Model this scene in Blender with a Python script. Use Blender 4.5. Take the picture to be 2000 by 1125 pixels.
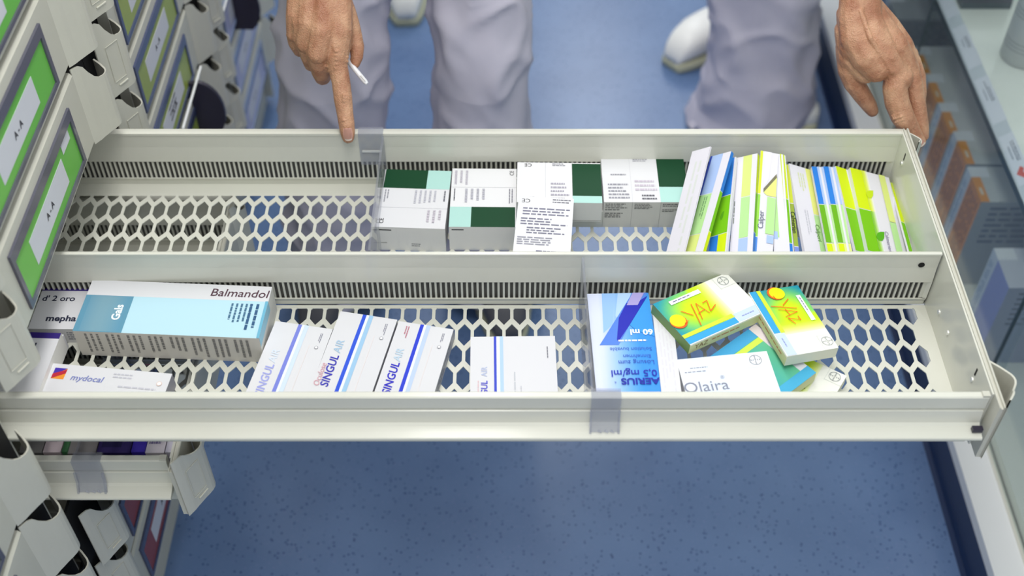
import bpy, bmesh, math, random
from mathutils import Vector, Matrix, noise
PI = math.pi
random.seed(7)
for o in list(bpy.data.objects): bpy.data.objects.remove(o)
sc = bpy.context.scene
C = sc.collection

# ------------------------------------------------------------------ camera
CAMH, FPX, PITCH, CXP = 1.90, 2316.6, 0.83039, 993.0
cam_d = bpy.data.cameras.new('camera'); cam = bpy.data.objects.new('camera', cam_d); C.objects.link(cam)
cam_d.sensor_width = 36; cam_d.lens = FPX/2000*36; cam_d.shift_x = (1000-CXP)/2000
cam_d.clip_start = 0.05
cam.location = (0, 0, CAMH); cam.rotation_euler = (PI/2-PITCH, 0, 0)
cam_d.dof.use_dof = True; cam_d.dof.focus_distance = 1.58; cam_d.dof.aperture_fstop = 2.8
sc.camera = cam
# ------------------------------------------------------------------ world, lights, exposure
w = bpy.data.worlds.new('world'); sc.world = w; w.use_nodes = True
w.node_tree.nodes['Background'].inputs[0].default_value = (0.93, 0.96, 1.0, 1)
w.node_tree.nodes['Background'].inputs[1].default_value = 0.74
def area(name, loc, rot, sx, sy, power, col=(1,1,1)):
    l = bpy.data.lights.new(name, 'AREA'); l.shape = 'RECTANGLE'; l.size = sx; l.size_y = sy; l.energy = power; l.color = col
    o = bpy.data.objects.new(name, l); C.objects.link(o); o.location = loc; o.rotation_euler = rot
    return o
area('overhead_area_light', (-0.12, 1.7, 2.75), (0, 0, 0), 0.32, 3.8, 36, (1, 0.985, 0.95))
area('overhead_area_light', (0.15, 0.25, 2.75), (0, 0, 0), 1.3, 1.5, 11, (1, 0.99, 0.96))  # broad fill added to brighten the near floor
area('overhead_area_light', (0.50, 5.4, 2.75), (0, 0, 0), 0.5, 2.4, 26, (0.94, 0.97, 1))
sc.view_settings.view_transform = 'Standard'; sc.view_settings.look = 'None'
sc.view_settings.gamma = 1; sc.view_settings.use_curve_mapping = False
sc.view_settings.exposure = 0.12

# ------------------------------------------------------------------ projection helpers (pixel of the photo + a known plane -> world point)
_s, _c = math.sin(PITCH), math.cos(PITCH)
def _ray(px, py):
    a = (px-CXP)/FPX; b = (562.5-py)/FPX
    return Vector((a, _c+b*_s, -_s+b*_c))
def Z(px, py, z):
    r = _ray(px, py); return Vector((0, 0, CAMH)) + r*((z-CAMH)/r.z)
def Y(px, py, y):
    r = _ray(px, py); return Vector((0, 0, CAMH)) + r*(y/r.y)
def X(px, py, x):
    r = _ray(px, py); return Vector((0, 0, CAMH)) + r*(x/r.x)

# ------------------------------------------------------------------ colours and materials
def lin(r, g=None, b=None):
    if g is None: r, g, b = r
    f = lambda c: (c/255/12.92 if c/255 <= 0.04045 else ((c/255+0.055)/1.055)**2.4)
    return (f(r), f(g), f(b), 1)
M = {}
def mat(name, col, rough=0.5, metal=0, coat=0, trans=0, ior=1.45, bump=None, var=None, spec=0.5):
    m = bpy.data.materials.new(name); m.use_nodes = True; n = m.node_tree.nodes; l = m.node_tree.links
    b = n['Principled BSDF']; b.inputs['Base Color'].default_value = lin(col); b.inputs['Roughness'].default_value = rough
    b.inputs['Metallic'].default_value = metal; b.inputs['Coat Weight'].default_value = coat; b.inputs['Coat Roughness'].default_value = 0.1
    b.inputs['Transmission Weight'].default_value = trans; b.inputs['IOR'].default_value = ior
    b.inputs['Specular IOR Level'].default_value = spec
    tc = n.new('ShaderNodeTexCoord')
    if var:
        nz = n.new('ShaderNodeTexNoise'); nz.inputs['Scale'].default_value = var[1]; nz.inputs['Detail'].default_value = 4
        rp = n.new('ShaderNodeValToRGB'); rp.color_ramp.elements[0].position = 0.35; rp.color_ramp.elements[1].position = 0.65
        rp.color_ramp.elements[0].color = lin(col); rp.color_ramp.elements[1].color = lin(var[0])
        l.new(tc.outputs['Object'], nz.inputs['Vector']); l.new(nz.outputs['Fac'], rp.inputs['Fac']); l.new(rp.outputs['Color'], b.inputs['Base Color'])
    if bump:
        nb = n.new('ShaderNodeTexNoise'); nb.inputs['Scale'].default_value = bump[0]; nb.inputs['Detail'].default_value = 5
        bp = n.new('ShaderNodeBump'); bp.inputs['Strength'].default_value = bump[1]; bp.inputs['Distance'].default_value = bump[2]
        l.new(tc.outputs['Object'], nb.inputs['Vector']); l.new(nb.outputs['Fac'], bp.inputs['Height']); l.new(bp.outputs['Normal'], b.inputs['Normal'])
    M[name] = m; return m
mat('painted_steel', (214,214,203), 0.24, coat=0.25, var=((210,210,199), 6))
mat('slot_shade_grey', (104,104,100), 0.6)  # dark tone standing in for the shade inside the wall slots
mat('front_plastic', (202,201,189), 0.42, var=((196,195,183), 9))
mat('screw_metal', (235,235,230), 0.25, metal=0.6)
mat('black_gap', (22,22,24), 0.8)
mat('dark_plastic', (44,40,56), 0.35)
mat('label_frame', (84,84,98), 0.25, coat=0.3)
mat('label_frame_blue', (64,72,104), 0.25, coat=0.3)
mat('label_frame_pale', (128,142,172), 0.25, coat=0.3)
mat('green_label', (96,178,66), 0.35, var=((110,186,78), 4))
mat('yellow_label', (160,176,74), 0.35, var=((150,166,84), 5))
mat('lilac_label', (176,178,208), 0.35)
mat('red_label', (140,66,72), 0.35)
mat('paper', (206,208,216), 0.45)
mat('ink', (40,40,50), 0.5)
mat('skirting_blue', (24,44,82), 0.35)  # floor blue darkened as shade on the upright strip
mat('white_enamel', (232,234,234), 0.3)
mat('teal_enamel', (232,234,228), 0.25, coat=0.3)
mat('glass_edge', (40,62,66), 0.3)
mat('trousers', (200,196,211), 0.85, var=((193,190,206), 14), bump=(420, 0.12, 0.0006))
mat('tunic', (232,232,236), 0.85)
mat('clog', (240,240,236), 0.35)
mat('clog_sole', (196,196,168), 0.6)
mat('grey_shoe', (92,92,98), 0.5)
mat('hair_brown', (70,50,38), 0.6, bump=(60, 0.8, 0.01))
mat('nail', (232,186,170), 0.3, coat=0.3)
mat('nail_tip', (246,236,226), 0.3)
mat('pen_white', (232,232,236), 0.2)
mat('bottle_white', (196,198,196), 0.4)
mat('bottle_ring', (150,152,152), 0.5)

def clear(name, tint, rough, body, bodycol):
    m = bpy.data.materials.new(name); m.use_nodes = True; n = m.node_tree.nodes; l = m.node_tree.links
    n.remove(n['Principled BSDF']); out = n['Material Output']
    tr = n.new('ShaderNodeBsdfTransparent'); tr.inputs[0].default_value = lin(tint)
    df = n.new('ShaderNodeBsdfDiffuse'); df.inputs[0].default_value = lin(bodycol)
    gl = n.new('ShaderNodeBsdfGlossy'); gl.inputs['Roughness'].default_value = rough
    m1 = n.new('ShaderNodeMixShader'); m1.inputs[0].default_value = body; l.new(tr.outputs[0], m1.inputs[1]); l.new(df.outputs[0], m1.inputs[2])
    lw = n.new('ShaderNodeLayerWeight'); lw.inputs[0].default_value = 0.5
    pw = n.new('ShaderNodeMath'); pw.operation = 'POWER'; pw.inputs[1].default_value = 4; l.new(lw.outputs['Facing'], pw.inputs[0])
    fr = n.new('ShaderNodeMath'); fr.operation = 'MULTIPLY_ADD'; fr.inputs[1].default_value = 0.5; fr.inputs[2].default_value = 0.03; l.new(pw.outputs[0], fr.inputs[0])
    m2 = n.new('ShaderNodeMixShader'); l.new(fr.outputs[0], m2.inputs[0]); l.new(m1.outputs[0], m2.inputs[1]); l.new(gl.outputs[0], m2.inputs[2])
    l.new(m2.outputs[0], out.inputs[0]); M[name] = m
clear('acrylic', (240,241,245), 0.05, 0.12, (222,224,232)); clear('glass', (248,252,251), 0.02, 0.05, (200,214,220))

# material that shows each face's own printed colour
m = bpy.data.materials.new('printed_card'); m.use_nodes = True; n = m.node_tree.nodes; l = m.node_tree.links
at = n.new('ShaderNodeAttribute'); at.attribute_name = 'print'
b = n['Principled BSDF']; l.new(at.outputs['Color'], b.inputs['Base Color']); b.inputs['Roughness'].default_value = 0.5; b.inputs['Specular IOR Level'].default_value = 0.3
M['printed_card'] = m

# speckled blue linoleum
m = bpy.data.materials.new('blue_linoleum'); m.use_nodes = True; n = m.node_tree.nodes; l = m.node_tree.links
b = n['Principled BSDF']; tc = n.new('ShaderNodeTexCoord')
n1 = n.new('ShaderNodeTexNoise'); n1.inputs['Scale'].default_value = 5; n1.inputs['Detail'].default_value = 6
n2 = n.new('ShaderNodeTexVoronoi'); n2.inputs['Scale'].default_value = 105
n3 = n.new('ShaderNodeTexNoise'); n3.inputs['Scale'].default_value = 190; n3.inputs['Detail'].default_value = 2
for x in (n1, n2, n3): l.new(tc.outputs['Object'], x.inputs['Vector'])
r1 = n.new('ShaderNodeValToRGB'); r1.color_ramp.elements[0].position = 0.3; r1.color_ramp.elements[1].position = 0.7
r1.color_ramp.elements[0].color = lin(92,118,160); r1.color_ramp.elements[1].color = lin(104,131,173)
l.new(n1.outputs['Fac'], r1.inputs['Fac'])
r2 = n.new('ShaderNodeValToRGB'); r2.color_ramp.elements[0].position = 0.14; r2.color_ramp.elements[1].position = 0.30
r2.color_ramp.elements[0].color = (1,1,1,1); r2.color_ramp.elements[1].color = (0,0,0,1)
l.new(n2.outputs['Distance'], r2.inputs['Fac'])
vs = n.new('ShaderNodeMath'); vs.operation = 'GREATER_THAN'; vs.inputs[1].default_value = 0.42
sx = n.new('ShaderNodeSeparateXYZ'); l.new(n2.outputs['Color'], sx.inputs[0]); l.new(sx.outputs[0], vs.inputs[0])
mu = n.new('ShaderNodeMath'); mu.operation = 'MULTIPLY'; l.new(r2.outputs['Color'], mu.inputs[0]); l.new(vs.outputs[0], mu.inputs[1])
mx = n.new('ShaderNodeMix'); mx.data_type = 'RGBA'; l.new(mu.outputs[0], mx.inputs['Factor']); l.new(r1.outputs['Color'], mx.inputs['A']); mx.inputs['B'].default_value = lin(62,84,126)
r3 = n.new('ShaderNodeValToRGB'); r3.color_ramp.elements[0].position = 0.62; r3.color_ramp.elements[1].position = 0.72
l.new(n3.outputs['Fac'], r3.inputs['Fac'])
ms = n.new('ShaderNodeMath'); ms.operation = 'MULTIPLY'; ms.inputs[1].default_value = 0.35; l.new(r3.outputs['Color'], ms.inputs[0])
mx2 = n.new('ShaderNodeMix'); mx2.data_type = 'RGBA'; l.new(ms.outputs[0], mx2.inputs['Factor']); l.new(mx.outputs['Result'], mx2.inputs['A']); mx2.inputs['B'].default_value = lin(134,142,190)
l.new(mx2.outputs['Result'], b.inputs['Base Color']); b.inputs['Roughness'].default_value = 0.27
M['blue_linoleum'] = m

# skin
m = bpy.data.materials.new('skin'); m.use_nodes = True; n = m.node_tree.nodes; l = m.node_tree.links
b = n['Principled BSDF']; tc = n.new('ShaderNodeTexCoord')
n1 = n.new('ShaderNodeTexNoise'); n1.inputs['Scale'].default_value = 38; n1.inputs['Detail'].default_value = 5
r1 = n.new('ShaderNodeValToRGB'); r1.color_ramp.elements[0].position = 0.32; r1.color_ramp.elements[1].position = 0.68
r1.color_ramp.elements[0].color = lin(166,112,84); r1.color_ramp.elements[1].color = lin(206,160,128)
l.new(tc.outputs['Object'], n1.inputs['Vector']); l.new(n1.outputs['Fac'], r1.inputs['Fac']); l.new(r1.outputs['Color'], b.inputs['Base Color'])
n2 = n.new('ShaderNodeTexVoronoi'); n2.inputs['Scale'].default_value = 520; n3 = n.new('ShaderNodeTexNoise'); n3.inputs['Scale'].default_value = 110; n3.inputs['Detail'].default_value = 6
for x in (n2, n3): l.new(tc.outputs['Object'], x.inputs['Vector'])
ad = n.new('ShaderNodeMath'); ad.operation = 'MULTIPLY_ADD'; ad.inputs[1].default_value = 0.35; l.new(n2.outputs['Distance'], ad.inputs[0]); l.new(n3.outputs['Fac'], ad.inputs[2])
bp = n.new('ShaderNodeBump'); bp.inputs['Strength'].default_value = 0.6; bp.inputs['Distance'].default_value = 0.003
l.new(ad.outputs[0], bp.inputs['Height']); l.new(bp.outputs['Normal'], b.inputs['Normal'])
b.inputs['Roughness'].default_value = 0.5; b.inputs['Subsurface Weight'].default_value = 0.12; b.inputs['Subsurface Radius'].default_value = (0.01, 0.004, 0.002); b.inputs['Subsurface Scale'].default_value = 0.5
M['skin'] = m

# ------------------------------------------------------------------ object helpers
def obj(name, bm, mt, parent=None, smooth=False, recalc=True):
    if recalc: bmesh.ops.recalc_face_normals(bm, faces=bm.faces)
    me = bpy.data.meshes.new(name); bm.to_mesh(me); bm.free()
    for x in (mt if isinstance(mt, (list, tuple)) else [mt]): me.materials.append(M[x])
    if smooth:
        for p in me.polygons: p.use_smooth = True
    o = bpy.data.objects.new(name, me); C.objects.link(o)
    if parent: o.parent = parent
    return o
def tag(o, label=None, cat=None, group=None, kind=None):
    if label: o['label'] = label
    if cat: o['category'] = cat
    if group: o['group'] = group
    if kind: o['kind'] = kind
    return o
def thing(name, label, cat, loc=(0,0,0), group=None):
    o = bpy.data.objects.new(name, None); o.empty_display_size = 0.02; C.objects.link(o); o.location = loc
    return tag(o, label, cat, group)
def box(bm, x0, x1, y0, y1, z0, z1, mi=0):
    vs = [bm.verts.new(p) for p in ((x0,y0,z0),(x1,y0,z0),(x1,y1,z0),(x0,y1,z0),(x0,y0,z1),(x1,y0,z1),(x1,y1,z1),(x0,y1,z1))]
    for q in ((3,2,1,0),(4,5,6,7),(0,1,5,4),(1,2,6,5),(2,3,7,6),(3,0,4,7)):
        f = bm.faces.new([vs[i] for i in q]); f.material_index = mi
    return vs
def prism(bm, pts, a, b, axis='x', mi=0):
    """extrude a closed 2D outline between a and b along an axis"""
    def P(u, v, t): return {'x': (t,u,v), 'y': (u,t,v), 'z': (u,v,t)}[axis]
    A = [bm.verts.new(P(u,v,a)) for u,v in pts]; B = [bm.verts.new(P(u,v,b)) for u,v in pts]
    k = len(pts)
    for i in range(k): bm.faces.new((A[i],A[(i+1)%k],B[(i+1)%k],B[i])).material_index = mi
    bm.faces.new(A).material_index = mi; bm.faces.new(B[::-1]).material_index = mi
def tube(bm, p, q, r0, r1=None, n=16, cap=True):
    r1 = r0 if r1 is None else r1
    p, q = Vector(p), Vector(q); d = (q-p).normalized(); a = d.orthogonal().normalized(); b = d.cross(a)
    A = [bm.verts.new(p+(a*math.cos(2*PI*i/n)+b*math.sin(2*PI*i/n))*r0) for i in range(n)]
    B = [bm.verts.new(q+(a*math.cos(2*PI*i/n)+b*math.sin(2*PI*i/n))*r1) for i in range(n)]
    for i in range(n): bm.faces.new((A[i],A[(i+1)%n],B[(i+1)%n],B[i]))
    if cap: bm.faces.new(A[::-1]); bm.faces.new(B)
def lathe(bm, prof, center=(0,0,0), n=32):
    cx, cy, cz = center; rings = []
    for r, z in prof: rings.append([bm.verts.new((cx+r*math.cos(2*PI*i/n), cy+r*math.sin(2*PI*i/n), cz+z)) for i in range(n)])
    for a, b in zip(rings, rings[1:]):
        for i in range(n): bm.faces.new((a[i],a[(i+1)%n],b[(i+1)%n],b[i]))
    bm.faces.new(rings[0][::-1]); bm.faces.new(rings[-1])
def mesh_obj(name, me, mt, parent, M4):
    me.materials.clear(); me.materials.append(M[mt]); me.transform(M4)
    for p in me.polygons: p.use_smooth = False
    o = bpy.data.objects.new(name, me); C.objects.link(o); o.parent = parent; return o
_tc = {}
def text_geo(s, shear=0, bold=0):
    k = (s, shear, bold)
    if k not in _tc:
        cu = bpy.data.curves.new('t', 'FONT'); cu.body = s; cu.size = 1; cu.align_x = 'CENTER'; cu.align_y = 'CENTER'
        cu.resolution_u = 3; cu.shear = shear; cu.offset = bold
        o = bpy.data.objects.new('t', cu); C.objects.link(o); dg = bpy.context.evaluated_depsgraph_get()
        me = bpy.data.meshes.new_from_object(o.evaluated_get(dg)); bpy.data.objects.remove(o)
        _tc[k] = ([tuple(v.co) for v in me.vertices], [tuple(p.vertices) for p in me.polygons]); bpy.data.meshes.remove(me)
    return _tc[k]

# ------------------------------------------------------------------ printed cartons
class Print:
    def __init__(s): s.bm = bmesh.new(); s.cl = s.bm.loops.layers.float_color.new('print'); s.k = 0
    def face(s, vs, col):
        try: f = s.bm.faces.new(vs)
        except ValueError: return
        for i, lp in enumerate(f.loops): lp[s.cl] = col[i] if isinstance(col, list) else col
    def paint(s, O, e1, e2, nr, items):
        """items drawn on the face with corner O, right edge e1, down edge e2"""
        L1, L2 = e1.length, e2.length; r = e1.normalized(); d = e2.normalized(); k = 1
        for it in items:
            off = nr*(0.00012*k); k += 1; t = it[0]
            if t == 'rect':
                _, u0, v0, u1, v1, c = it
                s.face([s.bm.verts.new(O+e1*u+e2*v+off) for u, v in ((u0,v0),(u0,v1),(u1,v1),(u1,v0))], lin(c))
            elif t == 'poly':
                s.face([s.bm.verts.new(O+e1*u+e2*v+off) for u, v in it[1]], lin(it[2]))
            elif t == 'grad':
                _, u0, v0, u1, v1, nx, ny, fn = it
                g = [[s.bm.verts.new(O+e1*(u0+(u1-u0)*i/nx)+e2*(v0+(v1-v0)*j/ny)+off) for j in range(ny+1)] for i in range(nx+1)]
                cc = [[lin(fn(u0+(u1-u0)*i/nx, v0+(v1-v0)*j/ny)) for j in range(ny+1)] for i in range(nx+1)]
                for i in range(nx):
                    for j in range(ny):
                        s.face([g[i][j], g[i][j+1], g[i+1][j+1], g[i+1][j]], [cc[i][j], cc[i][j+1], cc[i+1][j+1], cc[i+1][j]])
            elif t == 'circ':
                _, u, v, rr, c = it
                s.face([s.bm.verts.new(O+e1*u+e2*v+off+(r*math.cos(a*PI/9)-d*math.sin(a*PI/9))*rr) for a in range(18)], lin(c))
            elif t == 'text':
                _, txt, u, v, size, rot, c = it[:7]; o = it[7] if len(it) > 7 else {}
                vs, fs = text_geo(txt, o.get('shear', 0), o.get('bold', 0)); a = math.radians(rot); sx = o.get('sx', 1)
                mv = []
                for x, y, _z in vs:
                    x *= size*sx; y *= size
                    X_ = x*math.cos(a)-y*math.sin(a); Y_ = x*math.sin(a)+y*math.cos(a)
                    mv.append(s.bm.verts.new(O+e1*u+e2*v+off+r*X_-d*Y_))
                for f in fs: s.face([mv[i] for i in f], lin(c))
            elif t == 'cross':     # round emblem with a word written across and down
                _, u, v, rr, c, word = it; o_ = O+e1*u+e2*v+off
                ring = [(o_+(r*math.cos(a*PI/12)-d*math.sin(a*PI/12))*rr, o_+(r*math.cos(a*PI/12)-d*math.sin(a*PI/12))*rr*.92) for a in range(25)]
                for (a1, b1), (a2, b2) in zip(ring, ring[1:]): s.face([s.bm.verts.new(q) for q in (a1, b1, b2, a2)], lin(c))
                for i, ch in enumerate(word):
                    for px_, py_ in ((i-2, 0), (0, 2-i)):
                        if (px_, py_) == (0, 0) and i != 2: continue
                        vs, fs = text_geo(ch, 0, .01); w_ = rr*.42
                        mv = [s.bm.verts.new(o_+r*(x*w_+px_*rr*.36)-d*(y*w_+py_*rr*.36)) for x, y, _z in vs]
                        for f in fs: s.face([mv[j] for j in f], lin(c))
            elif t == 'bars':   # unreadably small print: rows of word-like dashes
                _, u0, v0, u1, v1, nrow, c = it[:7]; vert = len(it) > 7 and it[7]
                for j in range(nrow):
                    a0 = 0; end = random.uniform(0.6, 1)
                    while a0 < end:
                        wl = random.uniform(0.06, 0.2); b0 = min(a0+wl, end); q = (j+0.2)/nrow; q2 = (j+0.62)/nrow
                        if vert: us, ve = (u0+(u1-u0)*q, u0+(u1-u0)*q2), (v0+(v1-v0)*a0, v0+(v1-v0)*b0)
                        else: us, ve = (u0+(u1-u0)*a0, u0+(u1-u0)*b0), (v0+(v1-v0)*q, v0+(v1-v0)*q2)
                        s.face([s.bm.verts.new(O+e1*u+e2*v+off) for u, v in ((us[0],ve[0]),(us[0],ve[1]),(us[1],ve[1]),(us[1],ve[0]))], lin(c))
                        a0 = b0+0.03
def carton(name, P0, P1, P3, t, label, cat='medicine box', group=None, body=(219,219,223), top=(), front=(), right=(), left=(), sides={}, L=None, W=None, keep2=False):
    """box whose upper face has far-left corner P0, far-right corner P1, near-left corner P3; t thick"""
    e1 = P1-P0; e2 = P3-P0
    if L: e1 = e1.normalized()*L
    if keep2: e1 = e1-e2*(e1.dot(e2)/e2.length_squared)
    else: e2 = e2-e1*(e2.dot(e1)/e1.length_squared)
    if W: e2 = e2.normalized()*W
    L, W = e1.length, e2.length
    r = e1.normalized(); d = e2.normalized(); nr = d.cross(r).normalized()
    Mx = Matrix((r, -d, nr)).transposed().to_4x4(); Mx.translation = P0+e1*.5+e2*.5-nr*t
    p = Print(); x, y = L/2, W/2
    O = Vector((-x, y, t)); ex = Vector((L,0,0)); ed = Vector((0,-W,0)); ez = Vector((0,0,-t))
    c = [Vector(q) for q in ((-x,y,t),(x,y,t),(x,-y,t),(-x,-y,t),(-x,y,0),(x,y,0),(x,-y,0),(-x,-y,0))]
    for nm, q in (('top',(0,3,2,1)),('bottom',(4,5,6,7)),('front',(3,7,6,2)),('right',(2,6,5,1)),('back',(1,5,4,0)),('left',(0,4,7,3))):
        p.face([p.bm.verts.new(c[i]) for i in q], lin(sides.get(nm, body)))
    p.paint(O, ex, ed, Vector((0,0,1)), top)
    p.paint(Vector((-x,-y,t)), ex, ez, Vector((0,-1,0)), front)
    p.paint(Vector((x,-y,t)), Vector((0,W,0)), ez, Vector((1,0,0)), right)
    p.paint(Vector((-x,y,t)), Vector((0,-W,0)), ez, Vector((-1,0,0)), left)
    bmesh.ops.remove_doubles(p.bm, verts=[v for v in p.bm.verts if any((v.co-q).length < 1e-7 for q in c)], dist=1e-7)
    o = obj(name, p.bm, 'printed_card', recalc=False); o.matrix_world = Mx
    tag(o, label, cat, group); return o

# ------------------------------------------------------------------ the room
bm = bmesh.new(); box(bm, -3.0, 3.0, -1.5, 7.0, -0.05, 0.0)
tag(obj('floor', bm, 'blue_linoleum'), kind='structure')

for nm, a in (('wall_left', (-2.05, -1.95, -1.5, 7.0, 0, 2.9)), ('wall_right', (2.0, 2.1, -1.5, 7.0, 0, 2.9)), ('wall_back', (-1.95, 2.0, 6.9, 7.0, 0, 2.9))):
    bm = bmesh.new(); box(bm, *a); tag(obj(nm, bm, 'white_enamel'), kind='structure')

# ------------------------------------------------------------------ pull-out drawers
B0, PIT = 0.693, 0.130            # bottom of the open drawer's slot, height of one slot
ZT, ZF = 0.795, 0.6974            # rim and mesh floor of the open drawer
YN, YM, YF = 0.846, 1.0695, 1.3096
XE = 0.5643; XC = -0.57
HX0, HY0 = 0.5401, 1.050          # centre of one mesh hole
def hexhole(cx, cy, t=0.0056):
    a, b, hw = 0.0268, 0.0103, 0.0105
    k = .0083/hw; tip = .0190; sh = .0082
    return [(cx, cy+tip), (cx+hw*k, cy+sh), (cx+hw*k, cy-sh), (cx, cy-tip), (cx-hw*k, cy-sh), (cx-hw*k, cy+sh)]
def clip(poly, ax, lim, keep_less):
    out = []
    for i in range(len(poly)):
        p, q = poly[i], poly[(i+1) % len(poly)]
        ip = (p[ax] <= lim) == keep_less; iq = (q[ax] <= lim) == keep_less
        if ip: out.append(p)
        if ip != iq:
            t = (lim-p[ax])/(q[ax]-p[ax]); out.append((p[0]+(q[0]-p[0])*t, p[1]+(q[1]-p[1])*t))
    return out
def area2(p): return abs(sum(p[i][0]*p[(i+1)%len(p)][1]-p[(i+1)%len(p)][0]*p[i][1] for i in range(len(p))))/2
def sheet_from_polys(polys, th):
    bm = bmesh.new()
    for p in polys:
        if len(p) < 3 or area2(p) < 1e-9: continue
        try: bm.faces.new([bm.verts.new((x, y, 0)) for x, y in p])
        except ValueError: pass
    bmesh.ops.remove_doubles(bm, verts=bm.verts, dist=2e-5)
    bmesh.ops.dissolve_degenerate(bm, edges=bm.edges, dist=1e-6)
    bmesh.ops.recalc_face_normals(bm, faces=bm.faces)
    bmesh.ops.solidify(bm, geom=bm.faces[:], thickness=th)
    me = bpy.data.meshes.new('sheet'); bm.to_mesh(me); bm.free(); return me
def cliprect(p, x0, x1, y0, y1):
    for ax, lim, kl in ((0,x0,False),(0,x1,True),(1,y0,False),(1,y1,True)):
        if len(p) < 3: return []
        p = clip(p, ax, lim, kl)
    return p
def floor_sheet(x0, x1, y0, y1, m0, m1, xoff=0, hy=HY0):
    polys = [[(x0,y0),(x1,y0),(x1,y0+m0),(x0,y0+m0)], [(x0,y1-m1),(x1,y1-m1),(x1,y1),(x0,y1)]]
    A, Bb, HW = 0.0259, 0.0103, 0.0105
    for j in range(-9, 9):
        cy = hy+j*0.0362
        if cy+.03 < y0 or cy-.03 > y1: continue
        for i in range(-72, 4):
            cx = HX0+xoff+(-0.0105 if j % 2 else 0)+i*0.021
            if cx+HW < x0 or cx-HW > x1: continue
            out = [(cx,cy+A/2+Bb),(cx+HW,cy+A/2),(cx+HW,cy-A/2),(cx,cy-A/2-Bb),(cx-HW,cy-A/2),(cx-HW,cy+A/2)]
            if i > 0 or cx-HW < x0+.004: polys.append(cliprect(out, x0, x1, y0+m0, y1-m1)); continue
            inn = hexhole(cx, cy)
            for k in range(6):
                polys.append(cliprect([out[k], out[(k+1)%6], inn[(k+1)%6], inn[k]], x0, x1, y0+m0, y1-m1))
    return sheet_from_polys(polys, 0.0014)
def comb_wall(x0, x1, z0, z1, p=0.0070):
    """upright sheet (drawn in x,z) with a row of slots"""
    a, b_, w_ = z0+0.013, z0+0.046, 0.0021
    polys = [[(x0,z0),(x1,z0),(x1,a),(x0,a)], [(x0,b_),(x1,b_),(x1,z1),(x0,z1)]]
    x = x1-0.012; last = x1
    while x > x0+0.006:
        polys.append([(x+w_,a),(last,a),(last,b_),(x+w_,b_)]); last = x-w_; x -= p
    polys.append([(x0,a),(last,a),(last,b_),(x0,b_)])
    return sheet_from_polys(polys, 0.0024)
R_XZ = lambda y: Matrix.Translation((0,y,0)) @ Matrix.Rotation(PI/2, 4, 'X')
def rim(path, x0, x1, name, parent, mt='painted_steel'):
    bm = bmesh.new(); prism(bm, path, x0, x1, 'x'); return obj(name, bm, mt, parent)
def grip_mesh(inset, k=1.0, T=0.118):
    """hollow finger pocket: its plan swells out of the front plate, rim dips, open on top; origin at seam, bottom"""
    D = .038 if T > .12 else .022
    path = [(x, y, T-D*d) for x, y, d in ((0,0,0),(.003,.004,0),(.007,.010,.03),(.010,.016,.18),(.013,.021,.5),(.017,.028,.82),(.021,.034,.96),(.0245,.0405,1),(.026,.046,1),(.0255,.051,1),(.023,.056,1),(.014,.066,1),(.003,.076,1))]
    bm = bmesh.new(); th = .0022; n_ = len(path)
    outer, inner = [], []
    for i, (x, y, z) in enumerate(path):
        a = Vector(path[max(i-1,0)][:2]); b = Vector(path[min(i+1,n_-1)][:2]); d = (b-a).normalized(); nn = Vector((d.y, -d.x))
        outer.append((x*k, y*k, z)); inner.append(((x-nn.x*th)*k, (y-nn.y*th)*k if i else y*k+.001, z-.0006))
    rows = [[bm.verts.new(p) for p in outer], [bm.verts.new((p[0],p[1],0)) for p in outer], [bm.verts.new(p) for p in inner], [bm.verts.new((p[0],p[1],0.002)) for p in inner]]
    for i in range(n_-1):
        bm.faces.new((rows[0][i],rows[0][i+1],rows[1][i+1],rows[1][i])); bm.faces.new((rows[2][i],rows[3][i],rows[3][i+1],rows[2][i+1]))
        bm.faces.new((rows[0][i],rows[2][i],rows[2][i+1],rows[0][i+1]))
    bm.faces.new(rows[1]); bm.faces.new(rows[3][::-1])
    if inset:   # thin raised outline and a ridge on the slanted face
        p0, p1 = Vector((.009*k,.0135*k,0)), Vector((.0205*k,.0335*k,0)); nn = Vector((.5,-.3,0)).normalized()*.0006
        def bar(a, b, w=.0009):
            a += nn; b += nn; tube(bm, a, b, w, n=6)
        zb, zt = .022, .082
        for a, b in (((p0,zb),(p0,zt)),((p1,zb),(p1,zt)),((p0,zt),(p1,zt)),((p0,zb),(p1,zb))):
            bar(a[0]+Vector((0,0,a[1])), b[0]+Vector((0,0,b[1])), .0005)
        bar(Vector((.012*k,.0185*k,.014)), Vector((.0205*k,.0335*k,.014)), .0013)
    return bm
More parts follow.
